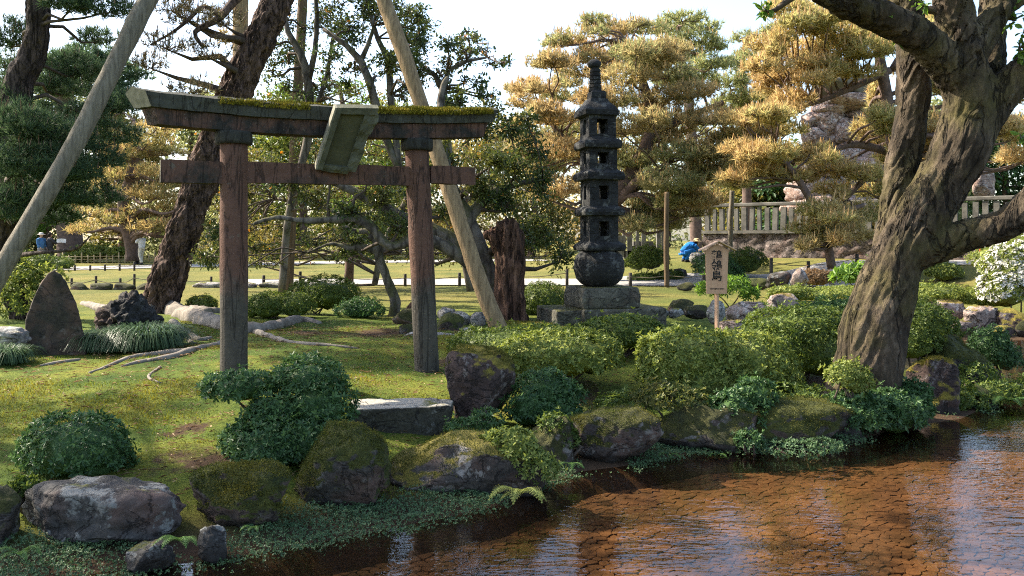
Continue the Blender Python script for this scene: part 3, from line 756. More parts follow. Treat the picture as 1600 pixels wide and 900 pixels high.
    room(936, .229, 324, 281, (.27, .76, -.36, .36))
    room(935, .225, 268, 232, (.30, .78, -.40, .40))
    room(934, .218, 219, 181, (.20, .80, -.42, .42))
    loft('roof', 932, [(.22, 184), (.272, 182.5), (.278, 175), (.228, 168), (.165, 161), (.135, 155)], M['pagoda'], .008)
    loft('neck_block', 933, [(.112, 156), (.122, 153), (.122, 146), (.104, 143)], M['pagoda'], .01)
    b = MB(); pr = []
    for q in range(6):
        y1 = 143 - q * 6.0; r = .102 - q * .004
        pr += [(r, y1), (r, y1 - 4.2), (r - .016, y1 - 4.6), (r - .016, y1 - 5.8)]
    pr = [(0.01, 143.2)] + pr + [(.07, 106)]
    lathe(b, [(r, z(py)) for r, py in pr], (cx(930), d, 0), 20); put(b, 'ringed_spire', M['pagoda'], False, 0)
    b = MB(); lathe(b, [(.05, z(107)), (.095, z(105)), (.112, z(101)), (.10, z(97)), (.06, z(94)), (.005, z(92.5))], (cx(928.5), d, 0), 20); put(b, 'finial', M['pagoda'], True, 0)
pagoda()

# ------------------------------------------------------------------ wooden name board
def text(body, size, loc, parent, name='lettering', bold=.0, sx=1.):
    cu = bpy.data.curves.new('t', 'FONT'); cu.body = body; cu.size = size; cu.align_x = 'CENTER'; cu.align_y = 'CENTER'; cu.extrude = .0008; cu.offset = bold
    o = bpy.data.objects.new('t', cu); COL.objects.link(o); bpy.context.view_layer.update()
    me = bpy.data.meshes.new_from_object(o.evaluated_get(bpy.context.evaluated_depsgraph_get()))
    bpy.data.objects.remove(o)
    q = bpy.data.objects.new(name, me); COL.objects.link(q); me.materials.clear(); me.materials.append(M['ink'])
    q.rotation_euler = (math.radians(90), 0, 0); q.scale = (sx, 1, 1); q.parent = parent; q.location = Vector(loc) - Vector(wloc(parent)); return q
def sign():
    d = 11.0; k = d / F; z = lambda py: H - (py - HOR) * k; x = lambda px: (px - 800) * k
    base = A3(x(1121), d, tz(x(1121), d))
    t = thing('name_board', 'wooden name board with gabled roof and three black characters on a post', 'sign', base)
    b = MB(); tube(b, [(x(1121), d + .025, base[2] - .15, .030), (x(1120.5), d + .025, z(390), .030)], 4, .5); b.build('post', M['wood_sign'], t, smooth=False)
    b = MB(); ol = [(1103.5, 459), (1135.5, 459), (1138, 391), (1120.5, 381), (1102.5, 391)]
    V = [(x(a_), d - .012, z(b_)) for a_, b_ in ol] + [(x(a_), d + .012, z(b_)) for a_, b_ in ol]
    b.add(V, [(i, (i + 1) % 5, (i + 1) % 5 + 5, i + 5) for i in range(5)]); b.f.append((np.array([[4, 3, 2, 1, 0], [5, 6, 7, 8, 9]]), 0)); b.build('board', M['wood_sign'], t, smooth=False)
    for s_ in (-1, 1):
        b = MB(); p0, p1 = (1121, 377.5), (1121 + s_ * 28, 391.5)
        n_ = unit(A3(p1[0] - p0[0], 0, -(p1[1] - p0[1]))); 
        V = []
        for (px_, py_) in (p0, p1):
            for dy in (-.085, .085):
                for dz in (0, .012): V.append((x(px_), d + dy, z(py_) + dz))
        b.add(V, [(0, 1, 3, 2), (4, 6, 7, 5), (0, 4, 5, 1), (2, 3, 7, 6), (1, 5, 7, 3), (0, 2, 6, 4)]); b.build('roof_board', M['wood_sign_pale'], t, smooth=False)
    for ch, py in zip('\u9dba\u9d12\u5cf6', (400.5, 416, 432.5)):
        text(ch, .148, (x(1119.5), d - .0135, z(py)), t, bold=.0025)
    text('Sekireijima Island', .029, (x(1120), d - .0135, z(451)), t, bold=.0006, sx=.95)
sign()

# ------------------------------------------------------------------ rocks
def rock_mesh(c, h, sub=4, seed=0, cuts=7, amp=.16, pw=2.6, rough=.05):
    r = np.random.default_rng(seed); V, Fc = ico(sub); V = V.copy()
    V = V / (np.abs(V) ** pw).sum(1, keepdims=True) ** (1 / pw)
    for _ in range(cuts):
        n = unit(r.normal(size=3) * A3(1, 1, .8)); o = r.uniform(.62, .92)
        V -= n * (np.maximum(V @ n - o, 0) * .85)[:, None]
    V = V * (1 + amp * fbm(V * 1.3 + seed * 3.1, 3, seed))[:, None]
    nrm_ = unit(V); q = V * h / max(h) 
    ridg = 1 - np.abs(fbm(q * 3 + seed, 3, seed + 3))
    V = V + nrm_ * (rough * fbm(q * 5 + seed, 4, seed + 5) + rough * .8 * (ridg - .6))[:, None]
    lo, hi = V.min(0), V.max(0); V = (V - (lo + hi) / 2) / ((hi - lo) / 2)
    return V * h + c, Fc
ROCKG = 'rocks of the garden'
def rock(box, d, mat, label, depth=.8, seed=0, sub=4, sink=.1, cuts=12, amp=.13, rough=.055, name='rock', pw=2.6, parent=None):
    x0, y0, x1, y1 = box; k = d / F
    w = (x1 - x0) * k / 2; hgt = (y1 - y0) * k; dep = w * depth
    dc = d + dep * .8
    top = P((x0 + x1) / 2, y0, dc); bot = P((x0 + x1) / 2, y1, d)
    zb = bot[2] - sink * hgt - .02; zt = top[2]
    c = A3(top[0], dc, (zb + zt) / 2)
    V, Fc = rock_mesh(c, A3(w * dc / d, dep, (zt - zb) / 2), sub, seed, cuts, amp, pw, rough)
    b = MB(); b.add(V, Fc)
    if parent is not None: return b.build(name, M[mat], parent)
    return tag(b.build(name, M[mat], origin=A3(c[0], c[1], zb)), label, 'rock', ROCKG)
R_ = [
 ((32, 748, 292, 866), 4.62, 'rock', 'long dark boulder with pale lichen at the lower left bank', .55, 1, 6),
 ((296, 724, 455, 826), 4.85, 'rock_moss', 'triangular moss-covered boulder just right of the long dark boulder', .7, 32, 6),
 ((310, 820, 356, 877), 4.5, 'rock', 'small grey rock below the triangular mossy boulder', .9, 3, 5),
 ((198, 846, 270, 894), 4.35, 'rock', 'low wet rock at the waterline under the long dark boulder', .8, 4, 5),
 ((-75, 748, 30, 885), 4.55, 'rock_half', 'rough boulder cut off by the left picture edge', .7, 5, 5),
 ((462, 662, 610, 800), 5.25, 'rock_moss', 'large mossy boulder below the two-lobed dark shrub', .8, 6, 6),
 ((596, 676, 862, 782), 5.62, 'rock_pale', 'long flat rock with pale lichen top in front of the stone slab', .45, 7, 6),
 ((695, 537, 806, 672), 6.9, 'rock_cap', 'upright reddish boulder with yellow moss cap right of the stone slab', .75, 8, 6),
 ((826, 650, 900, 748), 6.3, 'rock_half', 'dark bank rock behind the pale fern', .8, 9, 5),
 ((868, 636, 1035, 737), 6.45, 'rock_half', 'broad mossy bank boulder with a pale lichen streak on its right', .6, 10, 6),
 ((1003, 628, 1190, 722), 6.85, 'rock_half', 'dark bank boulder with grey patch under the bright sunlit shrub', .55, 11, 6),
 ((1150, 622, 1345, 716), 7.05, 'rock_moss', 'rounded olive-mossed boulder at the waterline left of the big tree', .55, 12, 6),
 ((1300, 655, 1350, 706), 7.25, 'rock', 'small dark rock at the waterline below the big tree', .9, 13, 4),
 ((1440, 518, 1552, 640), 9.3, 'rock_moss', 'large dark mossy boulder right of the big tree', .7, 14, 5),
 ((1418, 556, 1498, 655), 8.35, 'rock_cap', 'upright rock with brown top in front of the large mossy boulder', .8, 15, 5),
 ((1506, 600, 1558, 645), 8.7, 'rock_moss', 'small mossy rock at the waterline near the right picture edge', .8, 16, 4),
 ((1503, 477, 1561, 514), 14.2, 'rock_pink', 'large pink rock on the far right bank left of the yellow mossed one', .7, 17, 5),
 ((1557, 482, 1612, 516), 14.0, 'rock_cap', 'rounded yellow-mossed rock under the white azalea', .7, 18, 5),
 ((1448, 467, 1507, 497), 14.8, 'rock_pink', 'flat pinkish rock on the far bank just right of the big trunk', .7, 19, 4),
 ((1484, 500, 1517, 517), 13.6, 'rock_pink', 'small pale rock before the large pink rock on the far bank', .8, 20, 4),
 ((1548, 508, 1584, 527), 13.4, 'rock_cap', 'low mossy stone at the waterline of the far right bank', .8, 21, 4),
 ((1586, 500, 1640, 527), 13.3, 'rock_half', 'dark rock on the far bank at the right picture edge', .8, 22, 4),
 ((612, 482, 662, 512), 12.6, 'rock_half', 'dark mossy rock right of the bent little tree', .8, 23, 4),
 ((682, 488, 725, 526), 11.6, 'rock_moss', 'dark mossy rock just right of the right gate pillar', .8, 24, 4),
 ((683, 480, 715, 500), 12.8, 'rock_grey', 'grey rock behind the dark mossy rock by the gate pillar', .8, 25, 4),
 ((703, 486, 737, 508), 12.4, 'rock_grey', 'rounded grey rock left of the leaning tan log', .8, 26, 4),
 ((734, 487, 760, 509), 12.2, 'rock_grey', 'small bluish grey rock touching the leaning tan log', .8, 27, 4),
 ((624, 505, 652, 535), 11.0, 'rock_half', 'small rock just left of the right gate pillar', .8, 28, 4),
 ((630, 517, 716, 541), 10.6, 'rock_grey', 'low pale flat rock behind the right gate pillar', .5, 29, 4),
 ((717, 512, 745, 524), 11.2, 'rock_grey', 'small flat pale stone at the foot of the leaning tan log', .8, 30, 4),
 ((1023, 479, 1047, 495), 13.2, 'rock_grey', 'small pale rock at the right end of the pagoda plinth', .8, 31, 4),
 ((1044, 481, 1069, 495), 13.0, 'rock_grey', 'small whitish rock second right of the pagoda plinth', .8, 132, 4),
 ((1042, 467, 1085, 490), 14.0, 'rock_half', 'brown mossy rock behind the whitish rocks beside the pagoda', .7, 33, 4),
 ((1067, 476, 1107, 496), 13.2, 'rock_half', 'dark mottled rock left of the grey upright rock by the sign', .7, 34, 4),
 ((1103, 467, 1134, 503), 12.3, 'rock_grey', 'grey upright rock directly behind the sign post', .7, 35, 4),
 ((1130, 471, 1202, 504), 12.5, 'rock_pink', 'pink porous rock with yellow moss right of the sign post', .55, 36, 5),
 ((1198, 457, 1248, 487), 13.4, 'rock_pink', 'pink rock with brown moss above the dark clipped shrub', .6, 37, 4),
 ((1122, 499, 1164, 520), 11.5, 'rock_pink', 'flat pale rock in front of the pink porous rock', .7, 38, 4),
 ((1198, 424, 1237, 449), 18.5, 'rock', 'dark speckled rock left of the square pale stone across the lawn', .6, 39, 4),
 ((1235, 419, 1263, 449), 18.3, 'rock_pink', 'square upright pale stone beside the dark speckled rock', .7, 40, 4),
 ((1076, 393, 1103, 418), 29.0, 'rock_grey', 'white boulder next to the crouching gardener', .7, 41, 4),
 ((1052, 419, 1074, 434), 27.2, 'rock', 'small dark rock by the path left of the name board', .8, 42, 3),
 ((1166, 434, 1202, 451), 19.5, 'rock_moss', 'dark mossy rock below the round clipped bush', .7, 43, 4),
 ((1056, 441, 1084, 453), 21.5, 'rock_half', 'low mossy stone at the near edge of the path', .8, 44, 3),
 ((-12, 509, 57, 549), 8.7, 'rock_grey', 'rounded grey rock left of the standing stone', .7, 45, 5),
]
def moss_tufts(o, seed, zmin=.35, n=9000):
    """short moss standing on the upper faces of a rock"""
    me = o.data; k = len(me.vertices); V = np.empty(k * 3); me.vertices.foreach_get('co', V); V = V.reshape(-1, 3); N = np.empty(k * 3); me.vertices.foreach_get('normal', N); N = N.reshape(-1, 3)
    r = np.random.default_rng(seed); Wp = V + np.array(o.location)
    w = np.nonzero((N[:, 2] + .45 * fbm(Wp * 4, 3, seed) > zmin) & (Wp[:, 2] > .06))[0]
    if len(w) == 0: return
    i = w[r.integers(0, len(w), n)]; q = V[i] + r.normal(size=(n, 3)) * .008; d = unit(N[i] + r.normal(size=(n, 3)) * .6); s_ = unit(np.cross(d, r.normal(size=(n, 3)))) * .0028
    h = r.uniform(.006, .016, n)[:, None]
    b = MB(); b.add((np.stack([q - s_, q + s_, q + d * h], 1).reshape(-1, 3)), np.arange(n * 3).reshape(-1, 3))
    c = bpy.data.objects.new('moss', b.mesh('moss', M['moss_dark'], smooth=False)); COL.objects.link(c); c.parent = o; c['kind'] = 'stuff'
M['moss_dark'] = leafmat('moss_blade', (.028, .042, .009), (.085, .094, .017), .25, .8, patch=(.105, .100, .018), pscale=2.5)
for (bx_, d_, m_, lb, dp, sd_, sb) in R_:
    o = rock(bx_, d_, m_, lb, dp, sd_, sb, cuts=4 if sd_ in (32, 6, 12) else 12)
    if sd_ in (32, 6, 12): moss_tufts(o, sd_, .25, 14000)
    elif sd_ in (7, 8, 10, 11, 14, 15): moss_tufts(o, sd_, .62, 7000)
rock((143, 452, 248, 552), 9.5, 'rock_black', 'jagged black volcanic rock right of the standing stone', .8, 46, 6, cuts=3, amp=.25, rough=.16)
for k, (a_, b_) in enumerate(((110, 140), (140, 178), (178, 212), (212, 240))):
    rock((a_, 442, b_, 454), 22.5, 'rock_half', 'low kerb stone along the near edge of the left lawn, %s from the standing stone' % ('first', 'second', 'third', 'fourth')[k], .7, 50 + k, 3, name='kerb_stone')
for k, (a_, b_) in enumerate(((300, 352), (352, 402), (402, 462))):
    rock((a_, 440, b_, 450), 23.5, 'rock_grey', 'pale kerb stone beyond the torii %s the left pillar' % ('left of', 'behind', 'right of')[k], .6, 60 + k, 3, name='kerb_stone')

def slabs():
    # standing stone: an upright worked slab with a pointed head
    d = 8.8; k = d / F
    ol = [(50, 560), (38, 520), (42, 492), (52, 464), (62, 441), (74, 426), (84, 422), (94, 428), (104, 442), (116, 466), (125, 496), (133, 524), (136, 560)]
    b = MB(); n = len(ol); V = [P(a_, b_, d) for a_, b_ in ol] + [P(a_ * .92 + 86 * .08, b_ + 3, d + .18) for a_, b_ in ol]
    for q in (0, n - 1): 
        V[q] = V[q] - A3(0, 0, .12); V[q + n] = V[q + n] - A3(0, 0, .12)
    b.add(V, [(i, (i + 1) % n, (i + 1) % n + n, i + n) for i in range(n)]); b.f.append((np.array([list(range(n))[::-1], list(range(n, 2 * n))]), 0))
    V, Fs, N = remesh(b, .012, 3)
    V = V + N * (fbm(V * 5, 4, 2) * .012 + fbm(V * 22, 3, 7) * .004)[:, None]
    o0 = A3(*P(87, 560, d)); tag(from_remesh(V, Fs).build('standing_stone', M['stele'], origin=o0), 'dark upright standing stone with pointed head at the left', 'standing stone')
    # stone slab bench
    zt = .415; b = MB()
    top = [(548, 641, 6.55), (707, 634, 6.72), (711, 627, 7.02), (655, 619.5, 7.08), (548, 624, 6.95)]
    T = []
    for a_, b_, dd in top: T.append(A3((a_ - 800) / F * dd, dd, zt + .0))
    T = np.array(T); Bm = T.copy(); Bm[:, 2] = .12; Bm[1] += A3(-.05, .02, 0); Bm[2] += A3(-.05, 0, 0)
    n = len(T); b.add(np.vstack([T, Bm]), [(i, i + n, (i + 1) % n + n, (i + 1) % n) for i in range(n)]); b.f.append((np.array([list(range(n)), list(range(n, 2 * n))[::-1]]), 0))
    V, Fs, N = remesh(b, .014, 3); V = V + N * (fbm(V * 7, 4, 4) * .008 + fbm(V * 30, 3, 9) * .003)[:, None]
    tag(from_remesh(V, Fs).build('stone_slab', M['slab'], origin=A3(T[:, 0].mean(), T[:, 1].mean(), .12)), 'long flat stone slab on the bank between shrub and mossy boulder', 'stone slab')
slabs()
# ------------------------------------------------------------------ leaves and shrubs
T_LEAF = np.array([(0, 0, 0), (.32, .42, .10), (.72, .36, .06), (1, 0, -.06), (.72, -.36, .06), (.32, -.42, .10)])
F_LEAF = np.array([(0, 3, 2, 1), (0, 5, 4, 3)])
T_LEAF4 = np.array([(0, 0, 0), (.45, .45, .10), (1, 0, -.03), (.45, -.45, .10)])
F_LEAF4 = np.array([(0, 2, 1), (0, 3, 2)])
def leaves(mb, C, D, N, L, W=.5, m=0, simple=False):
    """C points, D length axis, N leaf normal, L length, W width/length"""
    T, Fc = (T_LEAF4, F_LEAF4) if simple else (T_LEAF, F_LEAF)
    n = len(C)
    if n == 0: return
    D = unit(D); S = unit(np.cross(N, D)); N = np.cross(D, S); L = np.broadcast_to(L, (n,))
    V = C[:, None] + L[:, None, None] * (T[None, :, 0, None] * D[:, None] + W * T[None, :, 1, None] * S[:, None] + T[None, :, 2, None] * N[:, None])
    mb.add(V.reshape(-1, 3), (np.arange(n)[:, None, None] * len(T) + Fc[None]).reshape(-1, Fc.shape[1]), m)

def rosettes(mb, C, N, L, W=.45, k=6, r=None, m=0, tilt=.45, simple=False):
    r = r or rng; n = len(C); N = unit(N)
    U = unit(np.cross(N, r.normal(size=(n, 3)))); Wv = np.cross(N, U)
    for j in range(k):
        an = j / k * 6.283 + r.uniform(-.35, .35, n); tl = tilt + r.uniform(-.35, .45, n)
        rad = U * np.cos(an)[:, None] + Wv * np.sin(an)[:, None]
        D = rad * np.cos(tl)[:, None] + N * np.sin(tl)[:, None]; Nl = N * np.cos(tl)[:, None] - rad * np.sin(tl)[:, None]
        leaves(mb, C + D * .12 * L, D, Nl, L * r.uniform(.65, 1.15, n), W, m, simple)

def lobe_points(lobes, n, r, lump=.13, inner=.0, low=-.35):
    """points on the lumpy surface of a union of ellipsoids"""
    ar = np.array([(R[0] * R[1] + R[0] * R[2] + R[1] * R[2]) for _, R in lobes]); ar = ar / ar.sum(); Pp = []; Nn = []
    for (c, R), a_ in zip(lobes, ar):
        k = int(n * a_ * 1.5); v = unit(r.normal(size=(k, 3))); v = v[v[:, 2] > low]
        p = v * R; sc = 1 + lump * fbm(np.asarray(c) * 2 + v * np.asarray(R) * 4.2, 3, 13) - inner * r.uniform(0, 1, len(v)) ** 1.5
        q = np.asarray(c) + p * sc[:, None]; ok = np.ones(len(q), bool)
        for (c2, R2) in lobes:
            if c2 is c: continue
            ok &= (((q - np.asarray(c2)) / (np.asarray(R2) * .86)) ** 2).sum(1) > 1
        Pp.append(q[ok]); Nn.append(unit(v[ok] / R))
    return np.concatenate(Pp), np.concatenate(Nn)

def shrub(label, lobes_px, d, mat, leaf=.03, n=900, seed=0, depth=.85, W=.45, name='shrub', cat='shrub', flowers=0, group='clipped shrubs of the garden', simple=False, lump=.13, k=6, base_py=None, low=-.35):
    """lobes_px: (px, py, rx, ry[, dd]) seen at distance d"""
    r = np.random.default_rng(seed + 100); lobes = []
    for l in lobes_px:
        dd = d + (l[4] if len(l) > 4 else 0); s_ = dd / F; c = P(l[0], l[1], dd)
        lobes.append((c, A3(l[2] * s_, max(l[2], l[3]) * s_ * depth, l[3] * s_)))
    cx_ = np.mean([c[0] for c, _ in lobes]); cy = np.mean([c[1] for c, _ in lobes]); g0 = tz(cx_, cy)
    t = thing(name, label, cat, (cx_, cy, g0), group)
    b = MB(); Pp, Nn = lobe_points(lobes, int(n * 1.35), r, lump, .22, low)
    spr = r.uniform(size=len(Pp)) < .06; Pp = Pp + Nn * (spr * r.uniform(.3, 1.6, len(Pp)) * leaf)[:, None] + A3(0, 0, 1) * (spr * r.uniform(0, .9, len(Pp)) * leaf)[:, None]
    Nn = unit(Nn + r.normal(size=Nn.shape) * .32 + A3(0, 0, .25))
    big = r.uniform(size=len(Pp)) < .5
    rosettes(b, Pp[big], Nn[big], leaf * 1.25, W, k, r, 0, simple=simple); rosettes(b, Pp[~big], Nn[~big], leaf * .85, W, k - 1, r, 0, simple=simple)
    if flowers:
        sel = r.uniform(size=len(Pp)) < flowers; q = Pp[sel] + Nn[sel] * leaf * .5
        rosettes(b, q, Nn[sel], leaf * 1.15, .75, 5, r, 1, tilt=.25)
    b.build('foliage', [M[mat], M['l_flower']], t)
    b = MB()
    for c, R in (lobes if lump < .39 else []):    # solid core added to block light through the leaves
        V, Fc = ico(3); b2 = V * np.asarray(R) * .70; b2 = c + b2 * (1 + .18 * fbm(V * 3 + c, 3, 4))[:, None]
        bb = MB(); bb.add(b2, Fc); bb.build('blocking_core', M[mat], t)
    zb = g0
    for q in range(3 if d > 12 else 6):
        c, R = lobes[q % len(lobes)]; a_ = r.uniform(0, 6.28); st = A3(cx_ + r.uniform(-.2, .2) * R[0], cy + r.uniform(-.2, .2) * R[1], 0); st[2] = tz(st[0], st[1]) - .03
        e_ = c + A3(math.cos(a_), math.sin(a_), .2) * R * .5
        bb = MB(); tube(bb, [(*st, .016), (*((st + e_) / 2 + r.normal(size=3) * .04), .012), (*e_, .006)], 5, .1); bb.build('stem', M['twig'], t)
    return t

SH = 'l_mid'
shrub('rounded dark green shrub above the long dark boulder', [(120, 704, 82, 60), (150, 720, 56, 44, .05), (85, 700, 44, 50, 0)], 5.45, 'l_dark', .030, 1050, 1)
shrub('two-lobed dark shrub in front of the left torii pillar', [(372, 606, 58, 27, .0), (478, 594, 62, 32, .1), (492, 638, 60, 46, 0), (430, 655, 50, 50, -.05), (425, 700, 66, 48, -.2), (475, 690, 52, 42, -.2), (385, 690, 40, 36, -.1)], 5.95, 'l_dark', .033, 2300, 2, lump=.2)
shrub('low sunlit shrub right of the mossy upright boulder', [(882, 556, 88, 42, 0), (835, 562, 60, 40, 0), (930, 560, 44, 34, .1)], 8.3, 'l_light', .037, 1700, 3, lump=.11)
shrub('darker low shrub behind the mossy upright boulder', [(790, 536, 90, 24, 0), (850, 528, 60, 20, .3), (745, 532, 40, 18, .2)], 9.3, 'l_mid', .034, 1100, 4, lump=.16)
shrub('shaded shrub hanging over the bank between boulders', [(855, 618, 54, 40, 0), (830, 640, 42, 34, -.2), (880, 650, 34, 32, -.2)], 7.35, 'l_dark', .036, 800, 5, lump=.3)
shrub('flat-topped shrub in front of the pagoda plinth', [(975, 522, 68, 30, 0), (930, 526, 40, 24, -.1), (1010, 524, 34, 26, 0)], 9.7, 'l_mid', .037, 1200, 6)
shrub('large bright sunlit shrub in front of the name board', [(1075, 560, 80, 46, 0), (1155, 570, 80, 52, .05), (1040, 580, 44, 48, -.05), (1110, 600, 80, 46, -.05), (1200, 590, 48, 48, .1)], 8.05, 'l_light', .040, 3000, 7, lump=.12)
shrub('dark leafy spray below the bright shrub over the bank', [(1150, 645, 46, 34, 0), (1175, 622, 34, 30, .1)], 7.2, 'l_dark', .038, 420, 8, lump=.35)
shrub('broad clipped shrub left of the big tree trunk', [(1235, 516, 74, 36, 0), (1290, 512, 44, 32, .2), (1215, 545, 58, 40, -.2), (1275, 555, 52, 44, -.2)], 9.3, 'l_mid', .037, 2000, 9)
shrub('dark round shrub just right of the big tree trunk', [(1440, 508, 52, 36, 0), (1425, 535, 46, 34, -.1)], 9.6, 'l_mid', .036, 900, 10, lump=.2)
shrub('small pale-leaved shrub over the long flat rock', [(805, 702, 40, 34, 0), (838, 730, 30, 32, -.05), (785, 690, 30, 18, .05)], 5.75, 'l_light', .030, 620, 11, lump=.3)
shrub('small pale shrub growing against the big tree base', [(1322, 588, 26, 26, 0), (1338, 600, 22, 20, 0)], 7.45, 'l_light', .032, 240, 12, lump=.3)
shrub('dark shrub spreading over the water below the big tree', [(1345, 648, 52, 30, 0), (1395, 648, 50, 38, .1), (1430, 640, 34, 28, .3), (1310, 650, 36, 24, -.1)], 7.5, 'l_dark', .038, 1300, 13, lump=.3)
shrub('dark shrub at the right edge behind the mossy boulder', [(1548, 546, 34, 34, 0), (1570, 562, 26, 22, 0)], 10.2, 'l_dark', .04, 520, 14, lump=.25)
shrub('low leafy plants at the right edge waterline', [(1555, 618, 34, 18, 0), (1500, 628, 34, 18, -.2), (1590, 612, 30, 16, .2)], 8.9, 'l_mid', .04, 480, 15, lump=.35)
shrub('box-shaped clipped bush right of the left gate pillar', [(420, 479, 40, 24, 0), (462, 479, 34, 23, 0), (395, 482, 20, 20, 0)], 13.6, 'l_mid', .032, 1300, 16)
shrub('larger rounded clipped bush behind the box-shaped one', [(512, 462, 52, 30, 0), (480, 460, 30, 24, .1)], 14.6, 'l_mid', .034, 1400, 17)
shrub('small round bush between leaning pine and left gate pillar', [(315, 476, 25, 14, 0)], 15.5, 'l_light', .034, 420, 18)
shrub('shaded low bush between the round bush and bent tree', [(560, 484, 36, 18, 0)], 13.6, 'l_dark', .036, 480, 19, lump=.25)
shrub('clipped bush just left of the pagoda plinth', [(848, 476, 42, 36, 0), (825, 490, 30, 26, 0)], 14.6, 'l_mid', .034, 1300, 20)
shrub('round bush on the lawn right of the pagoda drum', [(1013, 406, 32, 20, 0), (995, 412, 20, 14, 0)], 27.5, 'l_mid', .07, 800, 21, simple=True)
shrub('tall round clipped bush right behind the name board', [(1166, 410, 32, 22, 0), (1150, 418, 24, 18, 0)], 27, 'l_mid', .07, 800, 22, simple=True)
shrub('dark clipped bush hidden behind the name board', [(1118, 418, 36, 24, 0), (1135, 428, 26, 20, 0)], 25.5, 'l_dark', .07, 800, 23, simple=True)
shrub('loose pale-leaved plant right of the sign below the bushes', [(1150, 452, 22, 20, 0), (1105, 456, 18, 14, 0), (1165, 460, 18, 14, 0)], 17, 'l_fresh', .09, 260, 24, W=.3, lump=.4)
shrub('light green clipped bush just right of the big trunk', [(1476, 426, 26, 16, 0)], 22, 'l_light', .055, 600, 25, simple=True)
shrub('white flowering azalea at the right picture edge', [(1590, 430, 52, 48, 0), (1620, 420, 50, 50, 0), (1570, 455, 38, 34, -.2)], 15, 'l_light', .05, 2000, 26, flowers=.38)
shrub('big pale green rounded bush behind the white azalea', [(1565, 405, 50, 26, 0), (1610, 398, 60, 34, .5)], 19, 'l_light', .045, 1500, 27, simple=True)
shrub('low reddish bush right of the square pale stone', [(1275, 436, 28, 14, 0)], 19, 'l_red', .05, 520, 28, simple=True)
shrub('bright broad-leaved plant left of the big trunk', [(1330, 432, 26, 14, 0), (1350, 424, 16, 10, 0)], 17.5, 'l_fresh', .12, 110, 29, W=.42)
shrub('small dark green bush right of the path post', [(1045, 432, 22, 10, 0)], 27, 'l_mid', .06, 330, 30, simple=True)
shrub('low grey-green bush left of the path post', [(1008, 436, 26, 9, 0)], 27, 'l_mid', .06, 330, 31, simple=True)
for k, (lx, ly, rx, ry, lb) in enumerate(((116, 403, 18, 8, 'small clipped bush at the left end of the bamboo fence'), (145, 397, 30, 13, 'larger clipped bush behind the bamboo fence'), (186, 398, 18, 10, 'small bush left of the twisted pine beyond the fence'), (282, 400, 22, 10, 'clipped hedge bush right of the leaning pine far behind'), (275, 388, 20, 9, 'yellow-green hedge top right of the leaning pine far behind'))):
    shrub(lb, [(lx, ly, rx, ry, 0)], 50, 'l_light' if k != 4 else 'n_yellow', .13, 420, 40 + k, simple=True, W=.6)
shrub('loose sunlit bush behind the standing stone', [(30, 470, 40, 50, 0), (70, 450, 26, 34, .5), (10, 440, 40, 40, .5)], 13, 'l_light', .06, 900, 46, W=.4, lump=.42)
shrub('thin yellow-green hedge across the lawn right of the sign', [(1260, 462, 60, 10, 0), (1380, 462, 60, 10, 0), (1320, 458, 50, 10, 0)], 16, 'l_light', .045, 1500, 47, simple=True)
shrub('low yellow-green ground shrub right of the big trunk', [(1450, 458, 50, 14, 0), (1510, 466, 40, 14, 0), (1420, 470, 40, 14, -.3), (1545, 470, 30, 14, 0)], 15.5, 'l_light', .045, 1700, 48, simple=True)
shrub('dark low leafy plant under the broad-leaved plant by the trunk', [(1290, 486, 44, 14, 0), (1330, 480, 26, 12, 0)], 12.2, 'l_dark', .06, 420, 49, W=.35, lump=.35)
shrub('pale leafy shrub patch near the rocks right of the square stone', [(1235, 456, 34, 8, 0)], 15.8, 'l_light', .05, 300, 50, simple=True)

shrub('grey-green loose bush hiding the legs of the two visitors', [(60, 412, 26, 14, 0), (95, 414, 20, 12, 0), (30, 410, 24, 16, 0)], 38, 'l_mid', .1, 700, 52, simple=True, lump=.3)
BK = 'low plants between the bank boulders'
for k, (lb, lob, d_, m_, lf, n_) in enumerate((
    ('low leafy plant between the upright boulder and the pale shrub', [(720, 668, 30, 16, 0), (752, 660, 30, 18, 0)], 6.5, 'l_dark', .03, 200),
    ('small plant in the gap left of the broad mossy bank boulder', [(880, 690, 20, 16, 0), (866, 668, 22, 18, 0)], 6.45, 'l_mid', .028, 170),
    ('leafy plant over the top of the broad mossy bank boulder', [(965, 632, 44, 14, .5), (1000, 626, 34, 14, .5)], 6.9, 'l_mid', .03, 260),
    ('brownish lit plant under the left end of the bright shrub', [(1030, 622, 44, 22, 0), (1075, 630, 34, 16, 0)], 7.2, 'l_cam_s', .035, 330),
    ('leafy plant covering the rounded boulder top left of the tree', [(1215, 618, 46, 16, 0), (1255, 622, 34, 16, 0)], 7.6, 'l_mid', .032, 320),
    ('small plant at the waterline between the dark and rounded boulders', [(1168, 690, 22, 14, 0)], 6.85, 'l_dark', .028, 120),
    ('small ivy-like plant at the waterline right of the rounded boulder', [(1235, 700, 46, 9, 0), (1285, 695, 26, 9, 0)], 6.85, 'l_cover', .024, 260),
    ('dark fern-like plant between upright rock and tree root', [(1425, 618, 30, 24, 0)], 8.0, 'l_dark', .04, 220),
    ('leafy plant right of the upright rock at the waterline', [(1490, 612, 26, 18, 0), (1520, 590, 30, 22, .4)], 8.8, 'l_mid', .036, 260),
    ('low plant beside the long dark boulder at the far left', [(38, 762, 22, 16, 0)], 4.9, 'l_mid', .03, 130))):
    shrub(lb, lob, d_, m_, lf, n_, 70 + k, lump=.4, group=BK, name='bank_plant', cat='plant')
